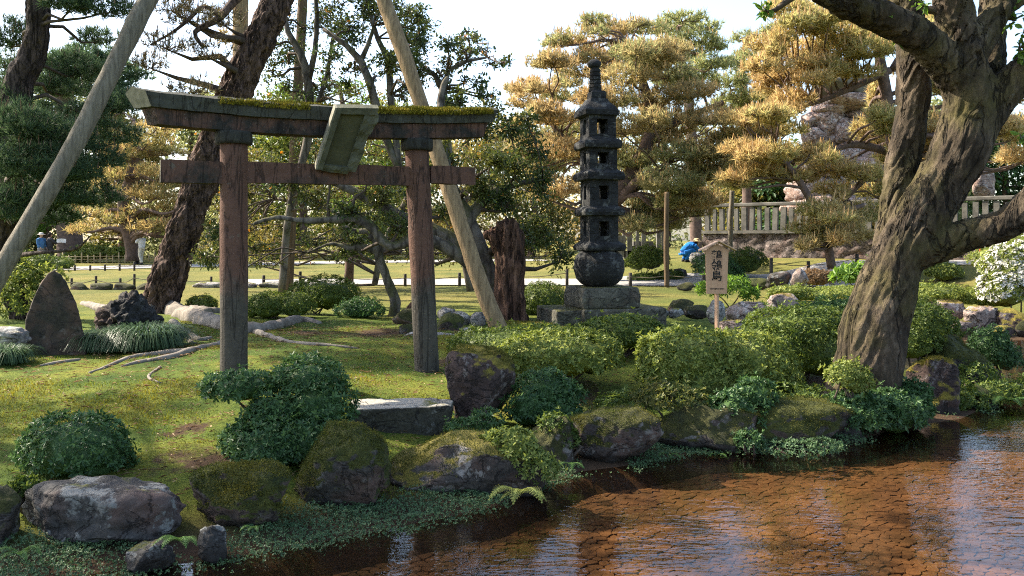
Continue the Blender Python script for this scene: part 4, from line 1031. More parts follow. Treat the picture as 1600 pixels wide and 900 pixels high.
# mondo grass clumps
def mondo(label, cx_, by, rx, hgt, d, n, seed):
    r = np.random.default_rng(seed); s_ = d / F; c = P(cx_, by, d); t0 = A3(c[0], c[1], tz(c[0], c[1]))
    R = rx * s_; Hh = hgt * s_; b = MB(); K = 5
    a_ = r.uniform(0, 6.28, n); rr = np.sqrt(r.uniform(0, 1, n)) * R * .72
    st = np.stack([c[0] + np.cos(a_) * rr, c[1] + np.sin(a_) * rr * .8, 0 * a_], -1); st[:, 2] = terr(st[:, 0], st[:, 1]) - .01
    a2 = a_ + r.normal(size=n) * .7; out = np.stack([np.cos(a2), np.sin(a2), 0 * a2], -1)
    ln = r.uniform(.7, 1.25, n) * Hh * 1.45 * (1 - .35 * (rr / R) ** 2); V = []; w = r.uniform(.003, .0055, n) * (d / 9) * 1.3
    rch = r.uniform(.35, .95, n)
    sd_ = np.stack([-np.sin(a2), np.cos(a2), 0 * a2], -1)
    for q in range(K):
        f = q / (K - 1); ctr = st + out * (ln * rch * f)[:, None] + A3(0, 0, 1) * (ln * (1.75 * f - 1.6 * f ** 2.05))[:, None]
        ww = w * (1 - .85 * f); V += [ctr - sd_ * ww[:, None], ctr + sd_ * ww[:, None]]
    V = np.stack(V, 1).reshape(-1, 3); o = np.arange(n)[:, None] * (2 * K)
    Fq = np.concatenate([np.stack([o[:, 0] + 2 * q, o[:, 0] + 2 * q + 1, o[:, 0] + 2 * q + 3, o[:, 0] + 2 * q + 2], -1) for q in range(K - 1)])
    b.add(V, Fq); tag(b.build('mondo_grass', M['l_mondo'], origin=t0), label, 'grass clump', 'mondo grass clumps by the standing stone')
mondo('mondo grass clump below the black volcanic rock', 225, 545, 52, 52, 9.15, 1500, 1)
mondo('mondo grass clump between standing stone and black rock', 168, 549, 44, 42, 9.1, 1200, 2)
mondo('mondo grass clump at the left edge below the grey rock', 2, 578, 40, 36, 8.25, 1200, 3)
mondo('short mondo tuft at the right flank of the black rock', 262, 536, 26, 34, 9.6, 500, 4)

# ferns
def fern(label, px, py, d, fronds, mat, seed, size):
    r = np.random.default_rng(seed); c = P(px, py, d)
    t = thing('fern', label, 'fern', c, 'ferns on the bank')
    for (ang, el, ln) in fronds:
        ln = ln * size; a_ = math.radians(ang); out = A3(math.cos(a_), math.sin(a_) * .6 - .35, 0); out = unit(out); b = MB(); K = 15; pts = []
        for q in range(K):
            f = q / (K - 1); pts.append(c + out * ln * (f * .9) + A3(0, 0, 1) * ln * (el * f - (el * .55 + .35) * f ** 2.2))
        pts = np.array(pts); tan = unit(np.gradient(pts, axis=0)); side = unit(np.cross(tan, A3(0, 0, 1)))
        tube(b, [(*p, .0022 * size * 3) for p in pts[::2]], 4, .05)
        for q in range(1, K):
            f = q / (K - 1); w = ln * .30 * (math.sin(min(1, f * 1.7 + .12) * math.pi / 2) * (1 - f ** 2.2) + .05)
            for s_ in (-1, 1):
                D = side[q] * s_ + tan[q] * .45 - A3(0, 0, .12); m_ = 5
                C = pts[q] + unit(D)[None] * np.linspace(.05, .95, m_)[:, None] * w
                # pinna: a saw-edged strip of small leaflets
                for e_ in (-1, 1):
                    nl = unit(np.cross(unit(D), side[q] * 0 + tan[q])); ld = unit(D)[None] * .55 + (tan[q] * e_)[None]
                    leaves(b, C, np.repeat(ld, m_, 0), np.repeat([A3(0, 0, 1)], m_, 0) + r.normal(size=(m_, 3)) * .15, np.linspace(1, .45, m_) * ln * .055, .75, 0, True)
        b.build('frond', M[mat], t)
fern('pale sunlit fern arching over the water', 812, 772, 5.28, [(-150, .9, 1), (-100, .9, .95), (-55, .9, 1), (-20, .7, .8), (160, .8, .8), (200, .6, .6)], 'l_fern_s', 1, .26)
fern('green fern on the bank right of the long dark boulder', 284, 846, 4.42, [(-160, .9, 1), (-110, 1, 1), (-60, 1, 1), (-25, .9, .9), (170, .7, .7)], 'l_fern', 2, .155)
fern('green fern at the bank in the lower left corner', 34, 868, 4.35, [(-170, 1.1, 1), (-120, .9, .9), (-50, 1.0, 1), (-10, 1.2, 1.1)], 'l_fern', 3, .15)
fern('small fern under the broad mossy bank boulder', 892, 726, 6.1, [(-160, .7, .9), (-90, .8, 1), (-40, .7, .9)], 'l_fern', 4, .15)
fern('small fern at the waterline right of the broad mossy boulder', 1045, 712, 6.7, [(-160, .8, 1), (-50, .8, 1), (-90, .8, .8)], 'l_fern', 5, .14)
fern('small fern at the waterline under the dark leafy spray', 1120, 712, 6.8, [(-150, .8, 1), (-50, .8, 1)], 'l_fern', 6, .12)
fern('bright fern at the right edge of the water', 1575, 628, 8.7, [(-160, .8, 1), (-50, .8, 1), (-90, .8, .8), (10, .7, .9)], 'l_fern', 7, .3)
fern('small leafy fern beside the triangular mossy boulder', 397, 826, 4.55, [(-140, 1, 1), (-60, 1, 1), (-100, 1, .8)], 'l_fern', 8, .09)

# creeping ground cover along the waterline
def cover():
    b = MB(); r = np.random.default_rng(8)
    pl = spline([(x, y, 0, 0) for x, y in WATER[2:19]], .03)[:, :2]
    pk = pl[r.integers(0, len(pl), 36000)]; n = len(pk)
    off = r.uniform(-.12, .48, n); jit = r.normal(size=(n, 2)) * .05
    x = pk[:, 0] + jit[:, 0]; y = pk[:, 1] + off * .9 + jit[:, 1]
    q = np.stack([x, y, 0 * x], -1); dn = fbm(q * 1.7, 3, 31) + .35 * (x < .0) - .15 * (x > 1.0)
    kp = (dn > r.uniform(-.15, .35, n)) & (np.abs(x / y * F) < 860); x, y = x[kp], y[kp]; q = q[kp]; n = len(x)
    lump = .045 + .035 * fbm(q * 6, 3, 7)
    z = np.maximum(terr(x, y), -.01) + np.clip(lump, .008, .1) * r.uniform(.4, 1, n)
    C = np.stack([x, y, z], -1); N = unit(r.normal(size=(n, 3)) * .5 + A3(0, -.35, 1))
    rosettes(b, C, N, .013, .85, 3, r, 0, simple=True)
    o = b.build('ground_cover', M['l_cover'], smooth=True); tag(o, 'creeping small-leaved ground cover along the waterline', 'ground cover', kind='stuff')
cover()

# fallen leaves and twigs on the lawn
def litter():
    b = MB(); r = np.random.default_rng(9); n = 3200
    x = r.uniform(-4.5, 1.2, n); y = r.uniform(5.2, 13, n); s = wdist(x, y); kp = s > .5; x, y = x[kp], y[kp]; n = len(x)
    C = np.stack([x, y, terr(x, y) + .018], -1); an = r.uniform(0, 6.28, n)
    D = np.stack([np.cos(an), np.sin(an), r.uniform(-.2, .3, n)], -1); N = unit(r.normal(size=(n, 3)) * .3 + A3(0, 0, 1))
    leaves(b, C, D, N, r.uniform(.012, .04, n), .38, 0, False)
    n = 5000; x = r.uniform(-4.8, 1.4, n); y = r.uniform(5.0, 12, n); kp = wdist(x, y) > .5; x, y = x[kp], y[kp]; n = len(x); an = r.uniform(0, 6.28, n)
    leaves(b, np.stack([x, y, terr(x, y) + .016], -1), np.stack([np.cos(an), np.sin(an), r.uniform(-.1, .25, n)], -1), np.tile(A3(0, 0, 1), (n, 1)), r.uniform(.04, .09, n), .07, 0, True)
    tag(b.build('fallen_leaves', M['litter']), 'dry fallen leaves and needles scattered on the lawn', 'leaves', kind='stuff')
M['litter'] = leafmat('dry_leaf', (.12, .07, .035), (.34, .24, .14), .2, .7)
litter()
# ------------------------------------------------------------------ trees
def needles(mb, C, ax, L, w, k, r, m=0, spread=.75):
    n = len(C)
    D = unit(unit(ax)[:, None] + r.normal(size=(n, k, 3)) * spread); ln = L * r.uniform(.7, 1.15, (n, k))
    S = unit(np.cross(D, r.normal(size=(n, k, 3)))) * w
    b0 = C[:, None] + 0 * D
    V = np.stack([b0 - S, b0 + S, b0 + D * ln[..., None]], 2).reshape(-1, 3)
    mb.add(V, np.arange(n * k * 3).reshape(-1, 3), m)

def candles(mb, C, L, w, r, m=1):
    n = len(C); D = unit(A3(0, 0, 1) + r.normal(size=(n, 3)) * .18); ln = L * r.uniform(.6, 1.2, n)
    for q in range(2):
        an = r.uniform(0, 3.14, n); S = np.stack([np.cos(an), np.sin(an), 0 * an], -1) * w
        V = np.stack([C - S, C + S, C + D * ln[:, None] + S * .4, C + D * ln[:, None] - S * .4], 1).reshape(-1, 3)
        mb.add(V, np.arange(n * 4).reshape(-1, 4), m)

def limb_to(b, src, dst, r0, r1, r, sag=.12, n=6, step=.25):
    src, dst = np.asarray(src), np.asarray(dst); L = np.linalg.norm(dst - src)
    m1 = src + (dst - src) * .35 + r.normal(size=3) * .05 * L + A3(0, 0, sag * L * .5); m2 = src + (dst - src) * .7 + r.normal(size=3) * .04 * L + A3(0, 0, -sag * L * .2)
    pts = [(*src, r0), (*m1, r0 * .75 + r1 * .25), (*m2, r0 * .4 + r1 * .6), (*dst, r1)]
    tube(b, pts, n, step, amp=.12, fq=2.5); return pts

def pick_source(sk, c, r, up=.35):
    """nearest skeleton point that lies below the pad"""
    dv = sk[:, :3] - c; cost = np.linalg.norm(dv, axis=1) + np.maximum(dv[:, 2] + up * 0, 0) * 1.5
    return sk[np.argmin(cost)]

def skeleton(trunks, d0):
    out = []
    for tr in trunks:
        pts = [(*P(p[0], p[1], p[2]), p[3] * p[2] / F) for p in tr]; out.append(pts)
    return out

def tree(name, label, trunks, pads, kind, bark, mats, seed, tuft=(.16, .012, 9), per=250, flat=.42, dd=.9, cand=.3, twigs=6, remeshed=None, group='trees of the garden', cat='tree', leaf=.06, W=.5, limb=True, simple=True, base=None, lthick=.45, flowers=0, jit=.16, fill=0):
    """trunks: lists of (px,py,d,radius px); pads: (px,py,d,rx px,ry px) clumps of foliage"""
    r = np.random.default_rng(seed + 500); tp = skeleton(trunks, 0)
    b0 = np.array(tp[0][0][:3]) if base is None else np.asarray(base)
    t = thing(name, label, cat, b0, group)
    sk = np.vstack([spline(p, .25) for p in tp])
    wood = MB()
    for p in tp: tube(wood, p, 14 if remeshed else 9, .12 if remeshed else .3, amp=.10, fq=2.0, seed=seed)
    if remeshed:
        V, Fs, N = remesh(wood, remeshed[0], remeshed[1])
        V = V + N * remeshed[2](V)[:, None]
        from_remesh(V, Fs).build('trunk', M[bark], t)
    else:
        wood.build('trunk', M[bark], t)
    br = MB(); fo = MB(); nb = 0
    pads = list(pads) + [(p[0] + r.uniform(-.9, .9) * p[3], p[1] + r.uniform(-1.1, 1.1) * p[4], p[2] + r.uniform(-.05, .05) * p[2], p[3] * r.uniform(.4, .7), p[4] * r.uniform(.5, .9)) for p in pads for _ in range(3) if r.uniform() < fill / 2]
    for (px, py, d, rx, ry) in pads:
        k = d / F; c = P(px, py, d); R = A3(rx * k, rx * k * dd, ry * k * (1.12 if fill else 1))
        if limb:
            s_ = pick_source(sk, c, r); lo = c - A3(0, 0, R[2] * .35)
            pts = limb_to(br, s_[:3], lo, max(s_[3] * lthick, .012), .010 * max(1, d / 14), r, n=5, step=.3); nb += 1
        if kind == 'pine':
            n = int(per * rx * ry / 1500.) + 8
            v = unit(r.normal(size=(n, 3))); rad = r.uniform(.25, 1, n) ** .45
            q = v * rad[:, None]; q[:, 2] = np.where(q[:, 2] < 0, q[:, 2] * .45, q[:, 2])
            wob = 1 + .35 * fbm(v * 2.2 + c, 2, seed); Cc = c + q * R * wob[:, None]
            ax = unit(q * A3(.55, .55, .4) + A3(0, 0, .75) + r.normal(size=(n, 3)) * .25)
            needles(fo, Cc, ax, tuft[0], tuft[1], tuft[2], r)
            sel = r.uniform(size=n) < cand; candles(fo, Cc[sel] + ax[sel] * tuft[0] * .3, tuft[0] * .95, tuft[1] * 1.3, r)
            for q_ in range(twigs):
                e_ = Cc[r.integers(0, n)]; limb_to(br, c - A3(0, 0, R[2] * .35), e_, .008 * max(1, d / 14), .003 * max(1, d / 10), r, n=4, step=.4); nb += 1
        else:
            n = int(per * rx * ry / 1500.) + 8
            nt_ = twigs; ends = c + unit(r.normal(size=(nt_, 3))) * R * r.uniform(.55, 1.05, (nt_, 1)); which = r.integers(0, nt_, n); f = r.uniform(.25, 1.05, n)
            for e_ in ends: limb_to(br, c - A3(0, 0, R[2] * .2), e_, .009 * max(1, d / 16), .0028 * max(1, d / 12), r, n=4, step=.3); nb += 1
            C0 = c - A3(0, 0, R[2] * .2); Cc = C0 + (ends[which] - C0) * f[:, None] + r.normal(size=(n, 3)) * R * jit
            D = unit(unit(ends[which] - C0) * .6 + r.normal(size=(n, 3)) * .7 - A3(0, 0, .25)); N = unit(r.normal(size=(n, 3)) * .55 + A3(0, 0, 1))
            leaves(fo, Cc, D, N, leaf * r.uniform(.6, 1.15, n), W, 0, simple)
            if flowers:
                m_ = max(1, int(n * flowers)) if r.uniform() < .8 else 0; ii = r.integers(0, n, m_)
                if m_: rosettes(fo, Cc[ii], unit(r.normal(size=(m_, 3)) - A3(0, .6, 0)), leaf * .45, .8, 4, r, 1, simple=True)
    if br.n: ob = br.build('branches', M['twig'] if bark not in ('bark_far',) else M['bark_far'], t); ob['kind'] = 'stuff'
    if fo.n: fo_ = fo.build('needles' if kind == 'pine' else 'leaves', [M[m] for m in mats], t, smooth=False); fo_['kind'] = 'stuff'
    return t

def furrow(axis, a1=.035, fq=6.0, seed=0, a2=.012):
    """bark plates: ridged noise stretched along the trunk axis"""
    axis = unit(np.asarray(axis, float))
    def f(V):
        al = V @ axis; Q = V - np.outer(al, axis) * .72
        rd = 1 - np.abs(fbm(Q * fq, 3, seed)) * 1.6
        return a1 * (np.clip(rd, -.4, 1) - .6) + a2 * fbm(Q * fq * 3.3, 3, seed + 2) + .03 * fbm(V * 1.3, 2, seed + 5)
    return f

def padfield(spec, seed, d, dj, jit=8):
    r = np.random.default_rng(seed); out = []
    for (px, py, rx, ry) in spec:
        out.append((px + r.uniform(-jit, jit), py + r.uniform(-jit, jit) * .5, d + r.uniform(-dj, dj), rx, ry))
    return out

# --- big old tree at right, in front
RT = 8.05
def big_tree():
    D = RT
    tr = [
     [(1335, 650, D, 58), (1352, 590, D, 54), (1366, 520, D, 49), (1385, 450, D, 45), (1418, 372, D + .02, 43), (1462, 300, D + .03, 41), (1492, 248, D, 41), (1512, 195, D, 40), (1518, 150, D, 38), (1508, 115, D, 34)],
     [(1516, 150, D, 36), (1503, 90, D - .02, 32), (1492, 20, D - .05, 28), (1482, -60, D - .1, 26), (1470, -160, D, 22)],
     [(1508, 125, D, 34), (1462, 82, D - .1, 27), (1420, 48, D - .2, 25), (1370, 26, D - .3, 22), (1310, 4, D - .45, 19), (1240, -40, D - .6, 15), (1150, -90, D - .8, 10)],
     [(1535, 170, D + .05, 26), (1548, 110, D + .2, 20), (1552, 40, D + .3, 18), (1553, -40, D + .4, 19), (1560, -160, D + .5, 14)],
     [(1512, 205, D, 38), (1550, 162, D - .05, 30), (1585, 128, D - .1, 26), (1630, 95, D - .15, 25), (1700, 40, D - .2, 18)],
     [(1392, 450, D + .05, 34), (1390, 395, D + .2, 25), (1397, 330, D + .3, 22), (1410, 260, D + .35, 23), (1422, 190, D + .4, 25), (1428, 120, D + .4, 25), (1420, 40, D + .5, 22), (1410, -60, D + .6, 20)],
     [(1420, 395, D, 38), (1478, 378, D - .1, 27), (1530, 362, D - .2, 24), (1570, 352, D - .3, 24), (1605, 325, D - .4, 25), (1650, 270, D - .5, 22), (1720, 190, D - .5, 15)],
     [(1345, 600, D, 50), (1300, 640, D - .1, 26), (1280, 665, D - .15, 12)],
     [(1350, 600, D, 50), (1400, 640, D - .05, 26), (1425, 662, D, 12)],
     [(1345, 600, D, 45), (1345, 650, D - .25, 26), (1345, 670, D - .3, 14)],
     [(1500, 100, D, 30), (1560, 20, D, 20), (1600, -10, D + .1, 18), (1680, -60, D + .2, 12)],
    ]
    r = np.random.default_rng(77)
    pads = []
    for _ in range(44):
        px = r.uniform(960, 1800); py = r.uniform(-420, -70); pads.append((px, py, D + r.uniform(-2.2, 3.0), r.uniform(50, 95), r.uniform(30, 50)))
    for _ in range(4): pads.append((r.uniform(780, 1150), r.uniform(-420, -130), D + r.uniform(-1.5, 2.0), r.uniform(50, 90), r.uniform(30, 46)))
    pads += [(1398, 55, D - .2, 16, 22), (1380, 25, D - .3, 18, 14), (1198, 14, D - .6, 14, 16), (1592, 70, D - .3, 22, 30), (1588, 25, D, 24, 20), (1440, 5, D, 20, 12), (1595, 215, D - .3, 10, 10), (1500, -20, D, 40, 20), (1300, -50, D - .4, 40, 22)]
    base = P(1345, 620, D)
    def dp(V):
        ax_ = unit(A3(.42, 0, .9)); Q = V - np.outer(V @ ax_, ax_) * .78
        crack = np.clip(1 - np.abs(fbm(Q * 5.5, 3, 9)) * 9, 0, 1) * (vnoise(V * 1.7, 6) > -.1)
        return .018 * fbm(V * 2.0, 2, 3) + .012 * (1 - np.abs(fbm(Q * 13, 3, 19)) * 2) - .030 * crack + .006 * fbm(Q * 30, 3, 1)
    tree('old_tree', 'massive leaning old tree with mossy dark bark at the right bank', tr, pads, 'leaf', 'bark_old', ['l_fresh'], 1, per=130, twigs=6, remeshed=(.0145, 3, dp), leaf=.085, W=.55, simple=False, base=base)
big_tree()

# --- leaning red pine left of the torii, crown above the picture
def leaning_pine():
    D = 15.4
    tr = [[(246, 490, D, 31), (262, 440, D, 28), (284, 370, D, 25.5), (308, 300, D, 25), (332, 235, D, 25), (356, 170, D, 24), (386, 100, D, 24), (414, 45, D, 23), (440, -15, D, 22), (470, -110, D, 20), (480, -230, D, 16), (470, -360, D, 10)],
          [(246, 480, D, 26), (215, 488, D - .3, 12), (180, 494, D - .6, 6)]]
    pads = []
    r = np.random.default_rng(5)
    for _ in range(15): pads.append((r.uniform(300, 640), r.uniform(-480, -160), D + r.uniform(-4.5, 3.5), r.uniform(60, 100), r.uniform(22, 34)))
    pads += [(300, 30, D - 1, 46, 24), (262, 70, D - 1.2, 44, 22), (330, 85, D - .8, 36, 22), (236, 100, D - 1, 30, 20), (300, 140, D - 1, 40, 16), (350, 30, D - .4, 36, 26), (268, 10, D - 1, 50, 20)]
    t = tree('pine_tree', 'leaning pine with furrowed reddish bark left of the torii', tr, pads, 'pine', 'bark_pine', ['n_brown', 'candle_b'], 2, tuft=(.14, .006, 9), per=150, remeshed=(.021, 1, furrow((.42, 0, .9), .055, 9.5, 4, .018)), cand=.6, twigs=9, lthick=.28)
    # the dark crooked branch seen against the sky
    b = MB(); tube(b, [(*P(400, -30, D - .3), .09), (*P(366, 2, D - .6), .075), (*P(340, 30, D - .8), .06), (*P(305, 50, D - 1), .045), (*P(318, 75, D - 1), .03)], 8, .1, amp=.1)
    b.build('bough', M['bark_pine'], t)
    b = MB(); tube(b, [(*P(345, 25, D - .7), .045), (*P(318, 10, D - 1), .04), (*P(295, 30, D - 1.2), .035), (*P(270, 50, D - 1.3), .025), (*P(235, 70, D - 1.4), .012)], 7, .1, amp=.1)
    b.build('bough', M['bark_pine'], t)
    # surface roots
    def root(pts, name='root'):
        q = []
        for px, py, rad in pts:
            g_ = G(px, py); q.append((g_[0], g_[1], g_[2] + rad * .12, rad))
        b = MB(); tube(b, q, 9, .06, amp=.28, fq=5, seed=len(pts)); b.build(name, M['root'], t)
    root([(262, 486, .20), (300, 500, .17), (345, 512, .14), (390, 518, .11), (425, 514, .10), (470, 503, .09), (500, 506, .04)])
    root([(270, 488, .13), (320, 490, .11), (352, 488, .06)])
    root([(235, 490, .16), (180, 488, .12), (130, 476, .07)])
    root([(270, 505, .07), (285, 520, .055), (310, 532, .04), (330, 528, .02)])
    root([(285, 520, .04), (298, 535, .03), (306, 538, .012)])
    root([(345, 538, .045), (300, 549, .045), (262, 560, .035), (230, 566, .02)])
    root([(300, 549, .035), (250, 554, .035), (205, 560, .03), (165, 575, .024), (140, 584, .014)])
    root([(262, 560, .028), (215, 568, .028), (190, 574, .014)])
    root([(125, 563, .02), (95, 567, .022), (62, 572, .012)])
    root([(250, 575, .016), (232, 590, .014), (250, 600, .01)])
    root([(400, 520, .05), (450, 535, .03), (520, 540, .02), (560, 545, .01)])
leaning_pine()

# --- dark pine at the left edge
def left_pine():
    D = 13.0
    tr = [[(38, 500, D + .5, 20), (14, 430, D + .5, 19), (6, 360, D + .4, 20), (12, 290, D + .2, 20), (18, 200, D, 20), (30, 130, D, 20), (52, 85, D, 18), (60, 40, D, 17), (58, -20, D, 16), (70, -120, D, 14), (90, -260, D, 9)]]
    pads = [(30, 200, D - 1, 60, 40), (90, 220, D - .5, 60, 36), (20, 260, D - 1, 60, 40), (100, 270, D - .8, 56, 34), (150, 250, D, 40, 30), (60, 310, D - .6, 70, 30), (140, 310, D, 46, 30), (10, 330, D - 1, 40, 34),
            (130, 190, D + .5, 50, 30), (175, 165, D + .5, 38, 22), (115, 110, D + 1, 46, 30), (20, 60, D + 1, 40, 40), (150, 60, D + 1.4, 34, 18), (10, 120, D + 1.5, 40, 40), (95, 140, D + 1, 40, 26), (160, 15, D - .5, 60, 18), (110, 8, D - .5, 46, 18), (185, 215, D + 1, 36, 26), (20, 160, D, 30, 30), (90, 340, D, 36, 22)]
    r = np.random.default_rng(15)
    for _ in range(16): pads.append((r.uniform(-260, 160), r.uniform(-420, -80), D + r.uniform(-2.5, 2.5), r.uniform(70, 120), r.uniform(26, 40)))
    t = tree('pine_tree', 'dark green pine with crooked trunk at the left picture edge', tr, pads, 'pine', 'bark_pine2', ['n_dark', 'candle_b'], 3, tuft=(.17, .0060, 12), per=230, cand=.12, remeshed=(.03, 2, furrow((.1, 0, 1), .03, 7, 6)), twigs=5, lthick=.2)
    b = MB(); tube(b, [(*P(20, 400, D - .2), .035), (*P(60, 395, D - .8), .03), (*P(115, 390, D - 1), .024), (*P(128, 382, D - 1.1), .018), (*P(142, 368, D - 1.2), .006)], 7, .08, amp=.15); b.build('bough', M['bark_pine2'], t)
left_pine()
def shade_pine():  # unseen pine added so its crown shades the rocks, bank and water
    def w(x, y, z, rad): return (800 + F * x / y, HOR - (z - H) * F / y, y, rad * F / y)
    tr = [[w(-8.6, 7.4, .3, .2), w(-8.5, 7.4, 2, .18), w(-8.2, 7.3, 4, .15), w(-7.9, 7.4, 6, .1), w(-7.8, 7.4, 7.2, .05)]]
    r = np.random.default_rng(19); pads = []
    for _ in range(15):
        q = w(r.uniform(-9.8, -6.4), r.uniform(6.0, 9.0), r.uniform(5.2, 7.4), 0); pads.append((*q[:3], F * r.uniform(.55, .9) / q[2], F * r.uniform(.2, .32) / q[2]))
    for (wx, wy, wz, rx_) in ((-5.2, 7.5, 5.6, .8), (-3.9, 6.8, 5.2, .55), (-2.6, 7.4, 5.5, .7), (-1.9, 6.6, 5.2, .5)):
        q = w(wx, wy, wz, 0); pads.append((*q[:3], F * rx_ / wy, F * .22 / wy))
    tree('pine_tree', 'unseen pine added beyond the left picture edge to shade the near bank', tr, pads, 'pine', 'bark_pine2', ['n_dark', 'candle_b'], 30, tuft=(.17, .006, 10), per=45, cand=.1, twigs=4, lthick=.3)
shade_pine()

# --- props: leaning logs
def log(label, pts, mat, seed):
    q = [(*P(p[0], p[1], p[2]), p[3] * p[2] / F) for p in pts]; g0 = tz(q[0][0], q[0][1])
    b = MB(); tube(b, q, 18, .06, amp=.07, fq=3.0, seed=seed); return tag(b.build('support_pole', M[mat], origin=A3(q[0][0], q[0][1], min(g0, q[0][2]))), label, 'pole', 'wooden props of the pines')
log('thick grey weathered log prop leaning across the upper left', [(-62, 545, 10.0, 14), (8, 412, 10.2, 14), (122, 215, 10.6, 14), (228, 5, 11.2, 14), (330, -180, 11.8, 13)], 'log_grey', 1)
log('tan log prop leaning behind the right gate pillar', [(783, 522, 11.9, 13.5), (750, 440, 11.95, 13), (700, 290, 12.1, 12.5), (640, 110, 12.3, 12), (598, -5, 12.5, 11.5), (560, -130, 12.7, 10)], 'log_tan', 2)
log('slim upright dark post behind the gate opening', [(449, 460, 19.5, 8.5), (456, 330, 19.6, 8), (463, 190, 19.7, 8), (472, 20, 19.8, 7.5), (477, -80, 19.8, 7)], 'log_dark', 3)
log('slim upright prop pole right of the pagoda under the pine', [(1042, 448, 23, 4), (1041, 380, 23, 4), (1042, 300, 23, 3.6)], 'log_dark', 4)
log('slim pole before the stone balustrade', [(1141, 398, 29, 4), (1142, 340, 29, 4), (1144, 298, 29, 3.6)], 'log_grey', 5)

# --- sprawling camellia and neighbours behind the gate
def camellias():
    D = 13.6
    tr = [[(776, 505, D, 18), (770, 455, D, 18), (752, 400, D, 15), (728, 340, D, 13), (705, 290, D, 11), (690, 230, D + .3, 9), (689, 150, D + .4, 6), (700, 120, D + .4, 4)],
          [(766, 440, D, 15), (735, 412, D - .2, 12), (700, 388, D - .3, 11), (655, 372, D - .5, 10), (610, 385, D - .6, 8), (575, 350, D - .7, 8), (545, 342, D - .7, 7), (480, 345, D - .9, 5), (430, 340, D - 1, 4), (395, 350, D - 1, 2.5)],
          [(745, 405, D, 12), (690, 365, D + .1, 11), (640, 345, D + .2, 10), (590, 320, D + .3, 9), (555, 300, D + .3, 8), (520, 285, D + .3, 5), (470, 275, D + .3, 3)],
          [(728, 345, D, 10), (760, 310, D + .2, 8), (800, 290, D + .3, 5), (850, 280, D + .3, 3)]]
    pads = padfield([(835, 230, 44, 30), (800, 265, 44, 32), (850, 290, 44, 34), (800, 320, 40, 30), (855, 350, 40, 34), (870, 400, 26, 26), (765, 250, 36, 30), (745, 290, 36, 26), (820, 370, 30, 26), (740, 200, 40, 24), (700, 260, 36, 26), (790, 200, 40, 24), (720, 160, 36, 22), (770, 165, 30, 20), (660, 180, 36, 22), (670, 225, 40, 22), (620, 200, 36, 20), (830, 185, 26, 16),
                     (600, 300, 44, 28), (560, 330, 44, 26), (560, 380, 36, 24), (620, 350, 36, 24), (690, 330, 32, 22), (660, 400, 30, 20), (640, 280, 40, 26), (580, 270, 40, 22), (520, 260, 40, 22), (330, 400, 26, 24), (345, 350, 30, 30)], 3, D, 1.0)
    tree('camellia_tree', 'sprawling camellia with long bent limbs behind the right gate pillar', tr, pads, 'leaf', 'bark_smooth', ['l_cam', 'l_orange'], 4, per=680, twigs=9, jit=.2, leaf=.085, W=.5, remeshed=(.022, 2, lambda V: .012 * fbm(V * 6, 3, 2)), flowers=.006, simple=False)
    # broken trunk
    b = MB(); d = 13.2; k = d / F
    tube(b, [(*P(797, 515, d), 31 * k), (*P(796, 480, d), 24 * k), (*P(797, 420, d), 22 * k), (*P(795, 375, d), 23 * k), (*P(790, 352, d), 21 * k)], 20, .06)
    tube(b, [(*P(790, 395, d), 15 * k), (*P(772, 370, d), 12 * k), (*P(762, 360, d), 9 * k)], 12, .05)
    V, Fs, N = remesh(b, .018, 2); V = V + N * furrow((0, 0, 1), .05, 6, 8, .015)(V)[:, None]; top = V[:, 2] > P(0, 362, d)[2]; V[top, 2] += .10 * fbm(V[top] * 9, 3, 2)
    tag(from_remesh(V, Fs).build('tree_stump', M['bark_snag'], origin=A3(*P(797, 505, d))), 'tall broken reddish-brown tree stump left of the pagoda', 'stump')
    # slender tree with grey stems above the gate
    D2 = 17.5
    tr = [[(440, 458, D2, 6), (452, 330, D2, 6), (482, 210, D2, 6.5), (481, 130, D2, 7), (470, 85, D2, 6), (450, 50, D2, 4.5), (440, 10, D2, 3)],
          [(481, 130, D2, 5), (492, 80, D2, 4.5), (495, 20, D2, 3.5), (490, -40, D2, 3)], [(490, 180, D2, 4), (510, 120, D2, 3.5), (520, 60, D2, 3)]]
    pads = padfield([(440, 20, 40, 26), (500, 30, 40, 26), (470, 70, 40, 24), (520, 90, 36, 24), (430, 110, 36, 26), (500, 130, 40, 26), (440, 160, 40, 22), (560, 140, 30, 18), (420, 60, 36, 28), (540, 40, 40, 28), (480, -30, 60, 30), (560, -20, 60, 30), (410, 180, 36, 24), (520, 170, 40, 20), (470, 220, 46, 22), (420, 260, 50, 26), (480, 290, 46, 26)], 7, D2, 1.3)
    tree('slender_tree', 'slender grey-stemmed evergreen tree above the middle of the gate', tr, pads, 'leaf', 'bark_smooth', ['l_cam', 'l_orange'], 5, per=480, twigs=9, fill=1.0, leaf=.10, W=.5, flowers=.010)
    tr = [[(656, 460, D2 - 1, 6), (652, 330, D2 - 1, 6), (612, 240, D2 - 1, 6), (590, 175, D2 - 1, 7), (578, 130, D2 - 1, 6.5), (564, 95, D2 - 1, 6), (540, 70, D2 - 1, 4.5), (505, 45, D2 - 1, 3)],
          [(564, 95, D2 - 1, 4.5), (575, 70, D2 - 1, 3.5), (585, 40, D2 - 1, 2.5)], [(625, 270, D2 - 1, 5), (610, 150, D2 - 1, 5.5), (607, 95, D2 - 1, 5), (590, 60, D2 - 1, 4), (575, 10, D2 - 1, 3)]]
    pads = padfield([(570, 20, 46, 28), (620, 40, 40, 30), (600, 80, 36, 22), (650, 70, 36, 28), (660, 110, 34, 24), (540, 60, 36, 22), (640, 20, 40, 20), (560, 100, 26, 16), (630, 130, 28, 16), (580, -30, 70, 30), (660, 30, 36, 18)], 9, D2 - 1, 1.2)
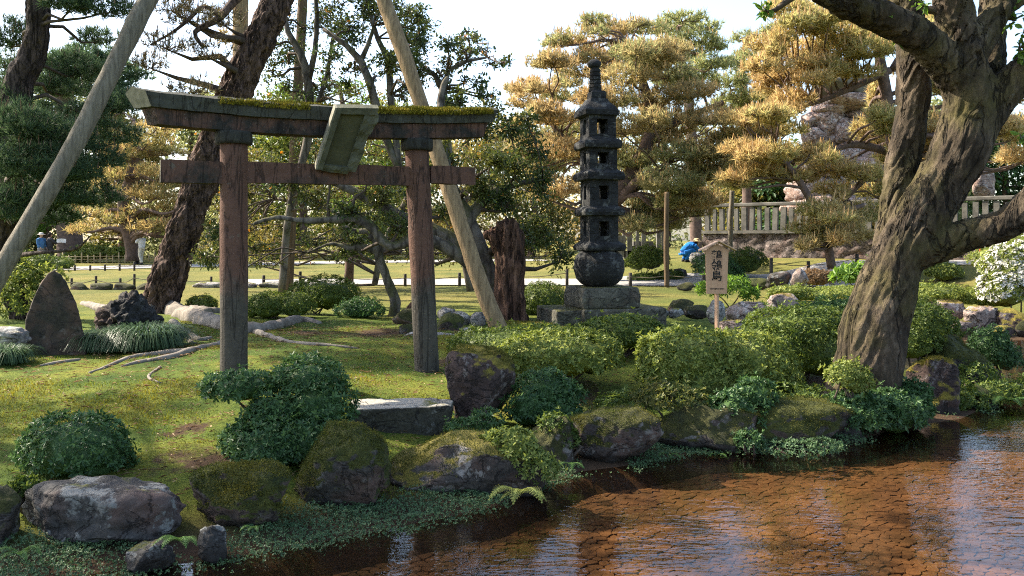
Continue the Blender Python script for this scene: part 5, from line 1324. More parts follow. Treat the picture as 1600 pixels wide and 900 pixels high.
    tree('slender_tree', 'slender dark-leaved tree directly left of the tan log prop', tr, pads, 'leaf', 'bark_smooth', ['l_cam', 'l_orange'], 6, per=520, twigs=9, fill=1.0, leaf=.10, W=.5, flowers=.004)
    tr = [[(735, 455, 17, 6), (712, 320, 17, 6), (698, 210, 17, 6), (692, 140, 17, 6), (680, 118, 17, 4), (655, 100, 17, 3)], [(693, 145, 17, 5), (700, 110, 17, 4), (730, 95, 17, 3), (760, 90, 17, 2)]]
    pads = padfield([(720, 90, 34, 20), (760, 75, 26, 14), (775, 100, 18, 12), (740, 130, 26, 16), (700, 70, 26, 14), (690, 120, 20, 14), (755, 150, 22, 14), (710, 160, 22, 12), (660, 110, 26, 14), (780, 92, 14, 10), (735, 60, 20, 10), (700, 200, 36, 20), (750, 190, 30, 16)], 11, 17, .8)
    tree('slender_tree', 'small tree with loose leaves against the sky right of the tan log', tr, pads, 'leaf', 'bark_smooth', ['l_cam', 'l_orange'], 7, per=400, twigs=8, fill=.8, leaf=.11, W=.55, flowers=.004)
    # sunny evergreen thicket behind
    d = 22.5; tr = [[(585, 445, d, 5), (600, 380, d, 5), (640, 300, d, 4), (650, 240, d, 3)], [(598, 385, d, 4), (520, 330, d, 3), (430, 310, d, 3)], [(610, 360, d, 4), (700, 320, d, 3), (800, 290, d, 3)]]
    rr = np.random.default_rng(91); pads = [(rr.uniform(320, 860), rr.uniform(285, 400), d + rr.uniform(-1.5, 1.5), rr.uniform(26, 42), rr.uniform(16, 26)) for _ in range(60)] + [(rr.uniform(330, 800), rr.uniform(215, 290), d + rr.uniform(-1.5, 1.5), rr.uniform(26, 40), rr.uniform(14, 22)) for _ in range(30)]
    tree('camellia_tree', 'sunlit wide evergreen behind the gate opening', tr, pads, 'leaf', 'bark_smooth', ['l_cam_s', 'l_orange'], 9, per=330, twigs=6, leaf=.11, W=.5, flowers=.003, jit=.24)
    # bent little tree
    d = 14; tr = [[(612, 500, d, 8), (618, 475, d, 8.5), (606, 440, d, 7.5), (592, 400, d, 7.5), (590, 378, d, 7), (578, 368, d, 5)], [(592, 395, d, 7), (570, 386, d, 6), (545, 388, d, 5), (520, 380, d, 3), (480, 395, d, 2)], [(590, 378, d, 6), (578, 362, d, 5), (560, 362, d, 4), (535, 352, d, 2.5)]]
    pads = padfield([(540, 360, 36, 16), (500, 385, 36, 18), (520, 405, 30, 14), (570, 350, 30, 14), (420, 405, 36, 18), (360, 410, 30, 20), (310, 395, 26, 18), (610, 370, 30, 16), (390, 380, 36, 18)], 13, d, .8)
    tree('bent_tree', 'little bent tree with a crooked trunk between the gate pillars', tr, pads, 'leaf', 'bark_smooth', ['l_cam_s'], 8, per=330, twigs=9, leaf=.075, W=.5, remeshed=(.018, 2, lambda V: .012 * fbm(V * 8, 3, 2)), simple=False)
    b = MB(); tube(b, [(*P(632, 512, 13, ), .07), (*P(636, 490, 13), .06), (*P(646, 475, 13), .05)], 8, .05, amp=.15)
    b.build('tree_stub', M['bark_snag'], origin=G(632, 512)); tag(bpy.data.objects['tree_stub'], 'short dark leaning stub beside the bent little tree', 'stump')
camellias()

# --- background pines; pads give the outline, each with depth
def bg():
    D = 27
    tr = [[(925, 445, D, 14), (935, 380, D, 13), (960, 310, D, 12), (1000, 250, D, 11), (1020, 190, D, 9), (1005, 130, D, 7), (985, 70, D, 5)],
          [(960, 320, D, 8), (1000, 280, D - .5, 7), (1030, 265, D - 1, 5), (1060, 240, D - 1, 3)], [(1010, 210, D, 7), (1070, 185, D, 6), (1130, 160, D, 4)], [(960, 300, D, 7), (900, 240, D, 6), (860, 190, D, 4)]]
    pads = padfield([(930, 40, 34, 12), (965, 48, 44, 14), (1010, 48, 34, 12), (885, 66, 36, 14), (940, 80, 54, 18), (1000, 85, 50, 18), (1040, 80, 38, 14), (860, 100, 40, 16), (915, 112, 50, 18), (975, 122, 54, 20), (1040, 118, 44, 18), (835, 138, 38, 16), (885, 150, 50, 20), (950, 160, 54, 20), (1020, 158, 54, 20), (1080, 145, 44, 16), (815, 165, 24, 14), (850, 185, 44, 18), (910, 200, 50, 20), (980, 205, 54, 20), (1050, 200, 50, 20), (1105, 190, 44, 16), (830, 220, 40, 18), (880, 240, 44, 20), (1000, 245, 54, 22), (1070, 240, 54, 20), (1120, 235, 40, 18), (850, 265, 40, 18), (980, 290, 44, 20), (1040, 285, 54, 22), (1100, 275, 50, 20), (1010, 325, 44, 18), (1070, 320, 50, 20), (990, 350, 30, 14), (1040, 355, 36, 14), (870, 300, 40, 20), (1095, 315, 34, 18), (820, 250, 30, 16), (800, 200, 18, 10), (805, 145, 14, 8)], 21, D, 2.2, 6)
    tree('pine_tree', 'broad orange-tinged pine behind the stone pagoda', tr, pads, 'pine', 'bark_far', ['n_orange', 'candle'], 20, fill=.9, tuft=(.22, .013, 9), per=470, cand=.35, twigs=5, lthick=.35)
    D = 38
    tr = [[(1090, 440, D, 9), (1085, 300, D, 9), (1075, 150, D, 8), (1065, 90, D, 6), (1060, 40, D, 3)]]
    pads = padfield([(1065, 30, 40, 10), (1100, 45, 34, 10), (1045, 48, 34, 12), (1085, 65, 50, 14), (1115, 75, 26, 10), (1060, 90, 44, 14), (1110, 100, 34, 14), (1080, 120, 40, 14), (1050, 130, 40, 14)], 23, D, 2, 5)
    tree('pine_tree', 'tall grey-green pine rising behind the orange pine', tr, pads, 'pine', 'bark_far', ['n_green', 'candle'], 21, tuft=(.32, .02, 8), per=560, cand=.15, twigs=4)
    D = 25
    tr = [[(1400, 440, D, 12), (1400, 330, D, 11), (1396, 240, D, 10), (1385, 150, D, 9), (1370, 70, D, 7), (1350, -10, D, 5)],
          [(1396, 240, D, 6), (1340, 225, D - .5, 6), (1310, 232, D - .7, 5), (1290, 245, D - .8, 3)], [(1398, 280, D, 6), (1350, 280, D - .5, 5), (1330, 300, D - .6, 4), (1315, 320, D - .6, 3)], [(1390, 110, D, 6), (1300, 150, D, 5), (1240, 170, D, 4)]]
    pads = padfield([(1230, 20, 40, 16), (1290, 15, 44, 16), (1340, 30, 44, 16), (1250, 45, 44, 16), (1310, 55, 50, 18), (1200, 70, 36, 14), (1240, 85, 46, 18), (1300, 90, 54, 20), (1360, 80, 44, 18), (1190, 105, 34, 14), (1230, 120, 44, 18), (1290, 112, 44, 14), (1345, 115, 34, 12), (1210, 140, 36, 12), (1235, 155, 30, 12), (1370, 150, 16, 20), (1385, 190, 30, 18), (1370, 220, 30, 18), (1395, 60, 30, 20), (1385, 250, 24, 16), (1420, 110, 30, 20), (1395, 10, 40, 20), (1440, 200, 40, 24), (1470, 240, 34, 24), (1450, 60, 34, 30), (1470, 130, 34, 20), (1590, 150, 40, 24), (1620, 200, 40, 24), (1560, 200, 36, 20), (1590, 250, 36, 18), (1460, 30, 34, 18), (1540, 150, 30, 18), (1300, 262, 36, 14), (1345, 275, 34, 16), (1260, 250, 30, 14), (1365, 300, 30, 14), (1225, 175, 34, 12)], 27, D, 2, 6)
    tree('pine_tree', 'golden pine in the upper right behind the old tree', tr, pads, 'pine', 'bark_far', ['n_yellow', 'candle'], 22, fill=.9, tuft=(.24, .015, 8), per=430, cand=.4, twigs=5)
    D = 23.5
    tr = [[(1300, 420, D, 7), (1290, 370, D, 7), (1270, 320, D, 6), (1240, 270, D, 5), (1210, 240, D, 4)], [(1285, 350, D, 5), (1320, 330, D, 4), (1350, 320, D, 3)]]
    pads = padfield([(1160, 190, 36, 12), (1205, 185, 36, 12), (1180, 210, 46, 14), (1230, 205, 34, 12), (1160, 235, 40, 14), (1205, 240, 46, 16), (1245, 245, 30, 14), (1180, 270, 46, 16), (1230, 275, 34, 14), (1150, 285, 30, 14), (1285, 330, 40, 16), (1320, 345, 44, 16), (1270, 360, 38, 14), (1330, 370, 34, 14), (1300, 300, 30, 12), (1350, 335, 34, 20), (1265, 385, 20, 8)], 31, D, 1.5, 5)
    tree('pine_tree', 'low spreading yellow pine in front of the balustrade', tr, pads, 'pine', 'bark_far', ['n_yellow', 'candle'], 23, fill=.9, tuft=(.22, .014, 8), per=430, cand=.35, twigs=6)
    D = 42
    tr = [[(1170, 440, D, 7), (1165, 250, D, 7), (1160, 120, D, 5), (1165, 60, D, 3)]]
    pads = padfield([(1165, 60, 24, 10), (1180, 85, 30, 12), (1150, 100, 30, 12), (1185, 120, 36, 14), (1145, 130, 34, 14), (1170, 150, 44, 14), (1140, 165, 34, 14), (1190, 160, 30, 14), (1200, 50, 20, 10), (1140, 190, 34, 16), (1190, 200, 40, 16)], 33, D, 2, 5)
    tree('pine_tree', 'pale green pine in the gap between the orange and golden pines', tr, pads, 'pine', 'bark_far', ['n_green', 'candle'], 24, tuft=(.34, .02, 8), per=560, cand=.2, twigs=4)
    # left middle distance: yellow layered pine with twisted trunk
    D = 46
    tr = [[(208, 408, D, 11), (205, 380, D, 10), (196, 350, D, 9), (192, 320, D, 8), (205, 270, D, 7), (215, 220, D, 5), (210, 190, D, 3)]]
    pads = padfield([(200, 190, 36, 10), (240, 200, 34, 10), (180, 210, 34, 10), (225, 220, 44, 12), (170, 235, 36, 12), (210, 245, 50, 12), (260, 240, 34, 12), (160, 265, 36, 12), (200, 275, 46, 12), (245, 272, 40, 14), (150, 295, 36, 12), (190, 305, 40, 12), (240, 305, 44, 14), (275, 290, 34, 14), (150, 325, 34, 12), (235, 335, 44, 12), (270, 325, 36, 12), (165, 345, 36, 10), (240, 358, 40, 10), (140, 360, 34, 10), (270, 355, 34, 12), (180, 365, 30, 8)], 35, D, 3, 5)
    tree('pine_tree', 'layered yellow-green pine with twisted trunk beyond the left lawn', tr, pads, 'pine', 'bark_far', ['n_olive', 'candle'], 25, fill=.9, tuft=(.34, .022, 8), per=400, cand=.3, twigs=4)
    D = 52
    tr = [[(112, 405, D, 19), (108, 360, D, 18), (106, 300, D, 16), (104, 200, D, 14), (100, 100, D, 9)]]
    pads = padfield([(100, 100, 60, 20), (60, 130, 60, 24), (140, 140, 60, 24), (90, 180, 70, 26), (40, 210, 60, 26), (150, 220, 60, 26), (70, 260, 60, 26), (130, 280, 50, 24), (180, 120, 50, 22), (200, 160, 44, 20), (30, 300, 50, 26), (150, 90, 40, 18)], 37, D, 4)
    tree('conifer_tree', 'thick-trunked dark conifer far back at the left', tr, pads, 'pine', 'bark_far', ['n_dark', 'candle'], 26, tuft=(.5, .035, 9), per=420, cand=0, twigs=3)
    # far wood behind everything
    r = np.random.default_rng(8)
    spec = [(60, 60, 'n_green', 'far grey-green tree at the left picture edge', 130), (190, 66, 'l_cam_s', 'far broad tree behind the layered yellow pine', 150), (300, 62, 'n_green', 'far tree behind the leaning pine', 140), (390, 70, 'l_cam_s', 'far sunlit tree behind the left gate pillar', 170),
            (470, 62, 'l_light', 'far pale green tree in the middle of the gate', 130), (560, 72, 'l_cam_s', 'far tree right of the gate middle', 150), (640, 64, 'l_light', 'far tree behind the right gate pillar', 160), (730, 70, 'n_olive', 'far tree left of the stump', 170),
            (830, 66, 'l_cam_s', 'far tree left of the pagoda', 200), (930, 74, 'n_olive', 'far tree behind the pagoda', 180), (1040, 80, 'n_green', 'far tree right of the pagoda', 160), (1140, 78, 'n_olive', 'far tree behind the balustrade', 180), (1480, 60, 'l_dark', 'far dark tree right of the old tree', 190), (1570, 56, 'l_dark', 'far dark tree at the right picture edge', 180), (1700, 60, 'n_green', 'far tree beyond the right picture edge', 150), (1190, 52, 'l_cam_s', 'far tree left end of the balustrade', 230), (1255, 50, 'l_dark', 'dark far tree behind the balustrade', 240), (1350, 52, 'l_cam_s', 'far tree behind the rock mound', 220), (1430, 54, 'n_green', 'far tree directly behind the old tree', 150), (-60, 60, 'n_green', 'far tree beyond the left picture edge', 110), (-190, 55, 'n_dark', 'dark far tree well beyond the left picture edge', 90), (-330, 60, 'n_green', 'outermost far tree on the left', 100), (1830, 55, 'l_dark', 'outermost far tree on the right', 120)]
    for k, (px, d, m, lb, top) in enumerate(spec):
        tr = [[(px, 405, d, 7), (px + 4, 330, d, 6), (px - 2, 260, d, 5), (px, top + 30, d, 2)]]
        pads = []
        for q in range(17):
            py = top + 14 + (392 - top - 14) * (q + r.uniform(0, 1)) / 17; w = 62 * (1 - .35 * abs((py - 300) / 200))
            pads.append((px + r.uniform(-1, 1) * w, py, d + r.uniform(-3, 3), r.uniform(28, 44), r.uniform(16, 26)))
        tree('far_tree', lb, tr, pads, 'leaf', 'bark_far', [m], 300 + k, per=900, twigs=6, leaf=.42, W=.6, jit=.42, group='trees far behind the garden')
    # pale green maple-like tree with fine leaves in the gate's upper opening
    d = 24; tr = [[(545, 440, d, 7), (548, 300, d, 7), (540, 200, d, 5), (530, 130, d, 3)]]
    pads = padfield([(530, 130, 50, 20), (480, 150, 40, 18), (570, 160, 40, 18), (500, 185, 50, 18), (550, 200, 46, 18), (600, 190, 30, 16), (440, 140, 30, 16), (590, 240, 40, 20), (560, 290, 50, 22), (600, 270, 40, 20), (530, 320, 40, 20), (690, 190, 30, 16)], 39, d, 1.5)
    tree('maple_tree', 'fresh green fine-leaved tree seen through the top of the gate', tr, pads, 'leaf', 'bark_far', ['l_fresh'], 27, per=420, twigs=7, leaf=.12, W=.45)
    d = 20; tr = [[(372, 440, d, 11), (374, 300, d, 11), (376, 150, d, 11.5), (376, 0, d, 12), (378, -120, d, 11)]]
    pads = padfield([(376, -150, 90, 34), (300, -120, 70, 30), (450, -130, 70, 30), (350, 60, 14, 14), (390, 110, 16, 12)], 41, d, 1.5)
    tree('pine_tree', 'straight tan trunk standing behind the leaning pine', tr, pads, 'pine', 'log_tan', ['n_olive', 'candle_b'], 28, tuft=(.2, .012, 9), per=140, cand=.2)
    d = 58; tr = [[(72, 400, d, 5), (72, 340, d, 4)]]
    pads = padfield([(70, 330, 30, 14), (90, 350, 26, 14), (60, 360, 26, 14), (85, 375, 22, 12)], 43, d, 1.5)
    tree('leafy_tree', 'small fresh green tree above the two visitors at the left', tr, pads, 'leaf', 'bark_far', ['l_fresh'], 29, per=500, twigs=4, leaf=.35, W=.6)
bg()
# ------------------------------------------------------------------ balustrade, wall, rock mound
M['granite'] = m_simple('weathered_granite', (.065, .062, .055), (.17, .16, .14), 3, .9, .4, 25)
M['wallstone'] = rockmat('retaining_wall_stone', (.055, .045, .040), (.15, .12, .105), .15, lichen=.5, lcol=(.26, .21, .19), bump=1.)
M['redrock'] = rockmat('mound_stone', (.22, .145, .115), (.42, .29, .24), .04, lichen=.7, lcol=(.44, .38, .36), bump=1.)
M['post'] = m_simple('fence_post', (.025, .021, .018), (.06, .05, .042), 6, .8, .3, 30)
M['bamboo'] = m_simple('bamboo', (.30, .22, .11), (.46, .36, .20), 4, .6, .1, 30)
M['rope'] = m_simple('rope', (.10, .08, .055), (.17, .14, .10), 8, .9, .3, 60)
def balustrade():
    A = np.array([7.9, 34.2]); B = np.array([20.5, 24.4]); u = unit(B - A); n_ = np.array([u[1], -u[0]]); L = np.linalg.norm(B - A); ang = math.atan2(u[1], u[0])
    c, s = math.cos(ang), math.sin(ang); R = np.array([[c, -s, 0], [s, c, 0], [0, 0, 1]])
    zl, zt = 2.13, 3.22
    base = A3(*((A + B) / 2), 1.0)
    w = thing('retaining_wall', 'dark rough retaining wall below the stone balustrade', 'wall', base)
    g = np.meshgrid(np.linspace(0, L, 150), np.linspace(0, 1, 24)); V = []
    pts = A[None] + u[None] * g[0].ravel()[:, None] + n_[None] * ((1 - g[1].ravel()) * .25)[:, None]
    V = np.stack([pts[:, 0], pts[:, 1], .55 + (zl - .13 - .55) * g[1].ravel()], -1)
    V[:, :2] += n_[None] * (fbm(V * 1.1, 4, 3) * .16 + np.abs(fbm(V * 3, 3, 5)) * .10)[:, None]
    i = np.arange(23)[:, None] * 150 + np.arange(149)[None]
    Q = np.stack([i, i + 1, i + 151, i + 150], -1).reshape(-1, 4); nv = len(V)
    Bk = V.copy(); Bk[:, :2] -= n_ * 1.0
    b = MB(); b.add(V, Q); b.add(Bk, Q[:, ::-1]); tp = np.arange(149) + 23 * 150
    b.f.append((np.stack([tp, tp + 1, tp + 1 + nv, tp + nv], -1), 0)); b.build('wall_face', M['wallstone'], w)
    b = MB(); b.box(A3(*((A + B) / 2 + n_ * .02), zl - .06), (L / 2, .22, .06), R); b.build('ledge', M['granite'], w, smooth=False)
    t = thing('stone_balustrade', 'pale stone balustrade with upright slabs on the retaining wall', 'balustrade', A3(*((A + B) / 2), zl))
    b = MB(); b.box(A3(*((A + B) / 2), zt - .07), (L / 2, .11, .07), R); o = b.build('rail', M['granite'], t, smooth=False)
    m = o.modifiers.new('bevel', 'BEVEL'); m.width = .03; m.segments = 2
    N = int(L / .31); bb = MB(); bb.box((0, 0, .45), (.085, .075, .455)); me = bb.mesh('baluster', M['granite'], smooth=False); r = np.random.default_rng(2)
    for k in range(N):
        p = A + u * (k + .5) * L / N; o = bpy.data.objects.new('baluster', me); COL.objects.link(o); o.parent = t
        o.location = Vector((p[0], p[1], zl + .02)) - Vector(wloc(t)); o.rotation_euler = (r.normal() * .015, r.normal() * .02, ang); o.scale = (r.uniform(.7, 1.25), 1, r.uniform(.93, 1.0))
    # rock mound behind
    t = thing('rock_mound', 'piled pink rock mound with a flat top slab behind the pines', 'rock mound', P(1320, 300, 41))
    D = 40
    q = [(1268, 188, 18, 15), (1290, 195, 26, 24), (1325, 205, 26, 22), (1360, 205, 30, 22), (1305, 220, 24, 24), (1340, 225, 30, 22), (1275, 215, 22, 16), (1375, 180, 24, 22), (1300, 172, 30, 12), (1340, 180, 30, 16), (1320, 250, 34, 24), (1280, 255, 34, 26), (1360, 255, 34, 26), (1310, 290, 40, 28), (1265, 295, 40, 28), (1360, 295, 40, 28), (1400, 270, 34, 30), (1410, 300, 34, 28), (1330, 325, 46, 24), (1270, 330, 46, 24), (1390, 330, 46, 24)]
    for k, (px, py, rx, ry) in enumerate(q):
        dd = D + np.random.default_rng(k).uniform(-.5, .5) + (330 - py) * .006; kk = dd / F
        V, Fc = rock_mesh(P(px, py, dd), A3(rx * kk, rx * kk, ry * kk), 4, 200 + k, 8, .16, 2.6, .06); b = MB(); b.add(V, Fc); b.build('stone', M['redrock'], t)
    kk = D / F; V, Fc = rock_mesh(P(1332, 138, D), A3(54 * kk, 40 * kk, 15 * kk), 4, 250, 3, .04, 8, .02); b = MB(); b.add(V, Fc); o = b.build('top_slab', M['granite'], t)
    V, Fc = rock_mesh(P(1330, 160, D + .2), A3(40 * kk, 40 * kk, 14 * kk), 4, 251, 6, .1, 4, .05); b = MB(); b.add(V, Fc); b.build('stone', M['redrock'], t)
    rock((1518, 262, 1554, 306), 30, 'rock_pink', 'pale carved stone standing behind the balustrade at right', .6, 261, 4)
balustrade()
def stone_fence():
    d = 33; k = d / F; b0 = G(1005, 398); t = thing('stone_fence', 'pale stone posts and steps seen right of the pagoda drum', 'fence', P(1005, 392, d))
    for (px, y0, y1, w) in ((968, 368, 396, 4.5), (984, 362, 396, 3.5), (1006, 338, 394, 2.8), (996, 350, 392, 2.0), (1029, 352, 396, 3.0), (1036, 356, 392, 2.0), (975, 345, 392, 2.0)):
        b = MB(); b.box((P(px, (y0 + y1 + 10) / 2, d)), (w * k, .10, (y1 + 10 - y0) / 2 * k)); b.build('post', M['granite'], t, smooth=False)
    for j, (x0, x1, y0, y1) in enumerate(((974, 1028, 392, 404), (984, 1024, 384, 392.2), (988, 1020, 377, 384.2))):
        b = MB(); c = P((x0 + x1) / 2, (y0 + y1) / 2, d + .15 + j * .3); b.box(c, ((x1 - x0) / 2 * k, .25, (y1 - y0) / 2 * k * 1.02)); b.build('step', M['granite'], t, smooth=False)
stone_fence()
def rope_fence(label, posts, d, r=.035, rope=True, mat='post', name='rope_fence'):
    """posts: (px, top, bottom)"""
    q = []
    for px, y0, y1 in posts:
        dd = d; x = (px - 800) / F * dd; zt = H - (y0 - HOR) * dd / F; g0 = tz(x, dd); q.append((x, dd, g0, max(zt, g0 + .25)))
    t = thing(name, label, 'fence', (q[0][0], q[0][1], q[0][2]), 'rope fences along the paths')
    for x, y, g0, zt in q:
        b = MB(); tube(b, [(x, y, g0 - .2, r), (x, y, zt - .01, r), (x, y, zt, r * .8)], 9, .5); b.build('post', M[mat], t)
    if rope:
        for a_, c_ in zip(q[:-1], q[1:]):
            p0 = A3(a_[0], a_[1] - r, a_[3] - .12); p1 = A3(c_[0], c_[1] - r, c_[3] - .12)
            b = MB(); tube(b, [(*p0, .011), (*((p0 + p1) / 2 - A3(0, 0, .05)), .011), (*p1, .011)], 5, .4); b.build('rope', M['rope'], t)
    return t
rope_fence('low rope fence with dark posts on the left lawn', [(70, 438, 453), (112, 436, 451), (150, 431, 445), (188, 436, 448), (210, 428, 445), (274, 430, 445), (330, 432, 445)], 24)
rope_fence('row of dark posts along the pale path at left', [(90, 420, 428), (117, 416, 428), (141, 415, 424), (164, 413, 421), (187, 412, 420), (210, 409, 417)], 36.5, .045)
rope_fence('rope fence posts along the path behind the gate', [(412, 430, 445), (469, 424, 440), (540, 428, 446), (633, 428, 448), (718, 426, 447), (800, 426, 446), (886, 420, 446)], 24.2, .045)
rope_fence('rope fence posts along the path right of the pagoda', [(985, 426, 448), (1043.5, 424, 450), (1100, 424, 448)], 23.6, .05)
rope_fence('rope fence posts on the bright lawn left of the old tree', [(1205, 403, 426), (1263, 408, 427), (1339, 397, 413), (1400, 398, 412)], 24, .05)
rope_fence('rope fence posts by the path right of the old tree', [(1480, 397, 410), (1527, 390, 402), (1590, 390, 402)], 25.2, .05)
def bamboo_fence():
    d = 48; t = thing('bamboo_fence', 'low pale bamboo fence beyond the left path', 'fence', P(170, 412, d)); k = d / F
    for i, px in enumerate(np.arange(98, 246, 8.2)):
        p = P(px, 408, d); g0 = tz(p[0], d + (i * .12)); b = MB(); tube(b, [(p[0], d + i * .12, g0 - .1, .035), (p[0], d + i * .12, g0 + .48 + (.14 if i % 3 == 0 else 0), .035)], 6, .5); b.build('picket', M['bamboo'], t)
    for h in (.22, .38):
        a_, c_ = P(96, 400, d), P(246, 400, d + 2.2); b = MB(); tube(b, [(a_[0], d - .05, tz(a_[0], d) + h, .028), (c_[0], d + 2.15, tz(c_[0], d) + h, .028)], 6, 2); b.build('rail', M['bamboo'], t)
bamboo_fence()
def cone():
    p = A3((1533 - 800) / F * 25.6, 25.6, 0); p[2] = tz(p[0], p[1]); t = thing('traffic_cone', 'red traffic cone by the wall at the right', 'traffic cone', p)
    g = NG('cone_plastic'); M['cone'] = g.out(g.pb((.55, .07, .03), .5)); g = NG('bar_paint'); M['bar'] = g.out(g.pb((.6, .6, .58), .5))
    b = MB(); lathe(b, [(.125, .03), (.10, .12), (.075, .25), (.05, .40), (.028, .52), (.02, .55), (.001, .552)], p, 20); b.build('cone_body', M['cone'], t)
    b = MB(); b.box(p + A3(0, 0, .016), (.17, .17, .015)); b.build('base_plate', M['cone'], t, smooth=False)
    b = MB(); z = p[2] + .46; tube(b, [(p[0] + .05, p[1], z, .028), (p[0] + 1.6, p[1] - .2, z + .04, .028)], 8, .5)
    b.build('bar', M['bar'], t)
cone()

# ------------------------------------------------------------------ visitors and gardener
g = NG('skin'); M['skin'] = g.out(g.pb((.42, .26, .18), .6))
def cloth(name, c):
    g = NG(name); M[name] = g.out(g.pb(g.ramp(g.noise(9, 4, .6), [(.3, tuple(v * .75 for v in c)), (.7, tuple(min(1, v * 1.2) for v in c))]), .9, g.bump(g.noise(22, 4, .6), .4, .02), .1))
cloth('white_cloth', (.62, .62, .64)); cloth('cream_cloth', (.58, .52, .42)); cloth('blue_cloth', (.06, .15, .30)); cloth('bright_blue', (.02, .14, .42)); cloth('dark_cloth', (.04, .04, .045)); cloth('hair_dark', (.02, .016, .014)); cloth('hat_cloth', (.60, .56, .50)); cloth('straw', (.42, .32, .18)); cloth('grey_cloth', (.22, .22, .23)); cloth('pale_sheet', (.62, .60, .58))
STAND = dict(pel=(0, 0, .93), chest=(0, 0, 1.28), neck=(0, .0, 1.47), head=(0, .02, 1.60), hipL=(-.09, 0, .92), kneeL=(-.10, .03, .50), ankL=(-.10, 0, .09), hipR=(.09, 0, .92), kneeR=(.10, .06, .50), ankR=(.11, .03, .09), shL=(-.19, 0, 1.41), elL=(-.23, .05, 1.14), wrL=(-.20, .18, .96), shR=(.19, 0, 1.41), elR=(.23, .05, 1.14), wrR=(.20, .18, .96))
def person(label, px, d, face, J, top, bottom, hat=None, hair=True, g0=None, h=1.0):
    x = (px - 800) / F * d; z0 = tz(x, d) if g0 is None else g0; base = A3(x, d, z0)
    t = thing('person', label, 'person', base, 'people in the garden')
    a_ = math.radians(face); c, s = math.cos(a_), math.sin(a_); R = np.array([[c, -s, 0], [s, c, 0], [0, 0, 1]])
    W = {k: R @ (np.array(v, float) * h) + base for k, v in J.items()}
    def limb(b, ks, rs, n=10): tube(b, [(*W[k], r * h) for k, r in zip(ks, rs)], n, .05)
    def ball(b, c_, r, sc=(1, 1, 1)): V, Fc = ico(3); b.add((V * np.array(sc) * r * h) @ R.T + c_, Fc)
    b = MB()
    limb(b, ('pel', 'chest', 'neck'), (.135, .15, .07)); limb(b, ('neck', 'head'), (.055, .06)); ball(b, W['head'], .105, (.85, .95, 1.12)); ball(b, W['head'] + R @ A3(0, .10, -.01) * h, .022)
    for q in 'LR':
        ball(b, W['head'] + R @ A3(.09 if q == 'R' else -.09, 0, 0) * h, .025)
        limb(b, ('hip' + q, 'knee' + q, 'ank' + q), (.085, .06, .042)); ft = W['ank' + q] + R @ A3(0, .14, -.05) * h; tube(b, [(*(W['ank' + q] + A3(0, 0, -.04 * h)), .045 * h), (*ft, .035 * h)], 8, .05)
        limb(b, ('sh' + q, 'el' + q, 'wr' + q), (.055, .043, .030)); hd = unit(W['wr' + q] - W['el' + q]); sd_ = unit(np.cross(hd, A3(.3, .2, 1)))
        pm_ = W['wr' + q] + hd * .07 * h; tube(b, [(*W['wr' + q], .028 * h), (*pm_, .034 * h)], 8, .03)
        for fi in range(4):
            o_ = sd_ * (fi - 1.5) * .020 * h; tube(b, [(*(pm_ + o_), .010 * h), (*(pm_ + o_ + hd * .05 * h), .009 * h), (*(pm_ + o_ + hd * (.075 + .01 * (fi in (1, 2))) * h - A3(0, 0, .02 * h)), .008 * h)], 6, .02)
        tube(b, [(*(W['wr' + q] + hd * .03 * h), .012 * h), (*(W['wr' + q] + hd * .06 * h + sd_ * .05 * h), .010 * h)], 6, .02)
    V, Fs, N = remesh(b, .013 * h, 2); from_remesh(V, Fs).build('body', M['skin'], t)
    b = MB(); limb(b, ('pel', 'chest', 'neck'), (.165, .18, .085))
    for q in 'LR': limb(b, ('chest', 'sh' + q), (.12, .085)); limb(b, ('sh' + q, 'el' + q, 'wr' + q), (.078, .062, .048))
    V, Fs, N = remesh(b, .02 * h, 2); V = V + N * (fbm(V * 11, 3, 3) * .012)[:, None]; from_remesh(V, Fs).build('shirt', M[top], t)
    b = MB(); tube(b, [(*W['pel'], .155 * h), (*(W['pel'] + A3(0, 0, -.08 * h)), .15 * h)], 10, .05)
    for q in 'LR': limb(b, ('hip' + q, 'knee' + q, 'ank' + q), (.11, .082, .066))
    V, Fs, N = remesh(b, .02 * h, 2); V = V + N * (fbm(V * 9, 3, 4) * .010)[:, None]; from_remesh(V, Fs).build('trousers', M[bottom], t)
    for q in 'LR':
        b = MB(); p0 = W['ank' + q] + A3(0, 0, -.045 * h); tube(b, [(*(p0 - R @ A3(0, .05, 0) * h), .045 * h), (*(p0 + R @ A3(0, .07, 0) * h), .05 * h), (*(p0 + R @ A3(0, .17, 0) * h), .038 * h)], 9, .04); b.build('shoe', M['dark_cloth'], t)
    if hair:
        b = MB(); V, Fc = ico(3); V = V * A3(.098, .108, .118) * 1.08; V = V[:]; V[:, 1] = np.where(V[:, 2] < .02, np.minimum(V[:, 1], .0), V[:, 1]); b.add((V * h + A3(0, -.012, .02) * h) @ R.T + W['head'], Fc); b.build('hair', M['hair_dark'], t)
    if hat:
        b = MB(); lathe(b, [(.20, .045), (.19, .052), (.112, .062), (.108, .11), (.09, .14), (.04, .155), (.001, .157)], W['head'] + A3(0, 0, .0), 20); b.build('hat', M[hat], t)
    return t, W
S2 = dict(STAND); S2.update(elL=(-.22, .16, 1.22), wrL=(-.08, .26, 1.46), elR=(.22, .16, 1.22), wrR=(.06, .26, 1.46), kneeR=(.10, .16, .52), ankR=(.11, .20, .09), ankL=(-.10, -.14, .11))
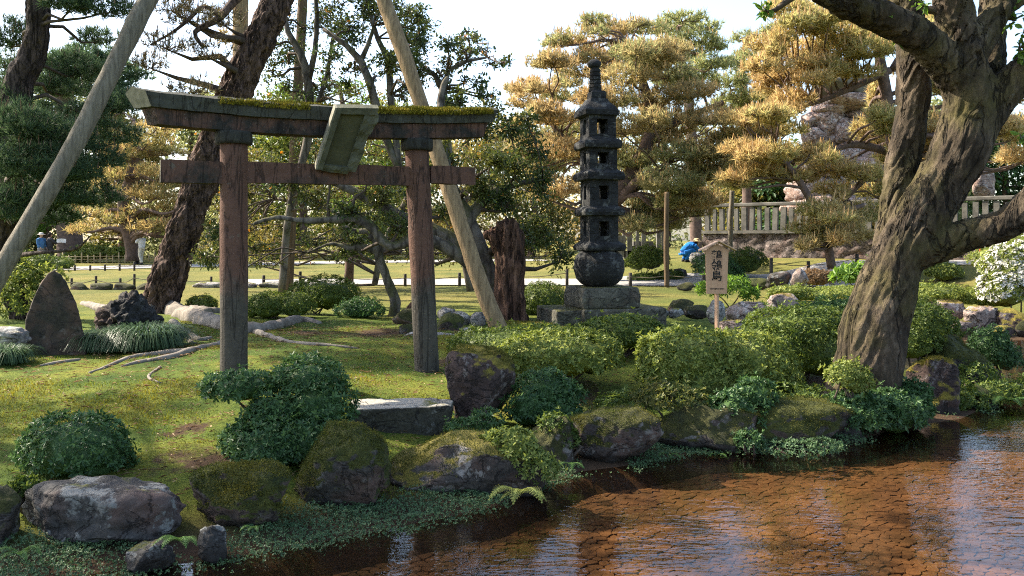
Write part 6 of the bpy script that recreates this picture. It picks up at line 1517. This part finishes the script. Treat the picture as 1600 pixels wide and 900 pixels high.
person('visitor in white hat and shirt raising both hands on the left path', 221.5, 45.5, 60, S2, 'white_cloth', 'cream_cloth', 'hat_cloth')
person('visitor in dark clothes half behind the white-hatted visitor', 214.5, 46.2, 80, STAND, 'dark_cloth', 'dark_cloth', None)
person('visitor in blue shirt and pale hat at the far left', 64, 44, -110, STAND, 'blue_cloth', 'grey_cloth', 'hat_cloth')
S3 = dict(STAND); S3.update(elR=(.26, .18, 1.20), wrR=(.34, .34, 1.22), elL=(-.2, .2, 1.18), wrL=(.02, .36, 1.2))
tt, W3 = person('dark-haired visitor holding a pale sheet beside the blue-shirted visitor', 78, 44.2, -40, S3, 'dark_cloth', 'dark_cloth', None)
b = MB(); n = 12; gx, gy = np.meshgrid(np.linspace(-.22, .22, n), np.linspace(-.13, .13, n)); c_ = (W3['wrR'] + W3['wrL']) / 2 + A3(.22, -.12, .06)
V = np.stack([gx.ravel(), .06 * np.sin(gx.ravel() * 9) + .12 * gy.ravel(), gy.ravel() * .8 + .05 * np.cos(gx.ravel() * 5)], -1) + c_; i = np.arange(n - 1)[:, None] * n + np.arange(n - 1)[None]; Q = np.stack([i, i + 1, i + n + 1, i + n], -1).reshape(-1, 4)
b.add(V, Q); b.add(V + A3(0, .006, 0), Q[:, ::-1]); tag(b.build('map_sheet', M['pale_sheet'], origin=c_), 'pale unfolded sheet held by the dark-haired visitor', 'sheet')
CR = dict(pel=(0, -.05, .32), chest=(0, .24, .56), neck=(0, .40, .66), head=(0, .50, .70), hipL=(-.10, -.05, .32), kneeL=(-.16, .30, .42), ankL=(-.12, .02, .09), hipR=(.10, -.05, .32), kneeR=(.16, .30, .42), ankR=(.12, .02, .09), shL=(-.19, .32, .60), elL=(-.22, .48, .40), wrL=(-.10, .60, .22), shR=(.19, .32, .60), elR=(.22, .48, .40), wrR=(.10, .60, .22))
person('crouching gardener in bright blue jacket and straw hat near the wall', 1069, 30, -75, CR, 'bright_blue', 'bright_blue', 'straw', g0=tz((1069 - 800) / F * 30, 30))
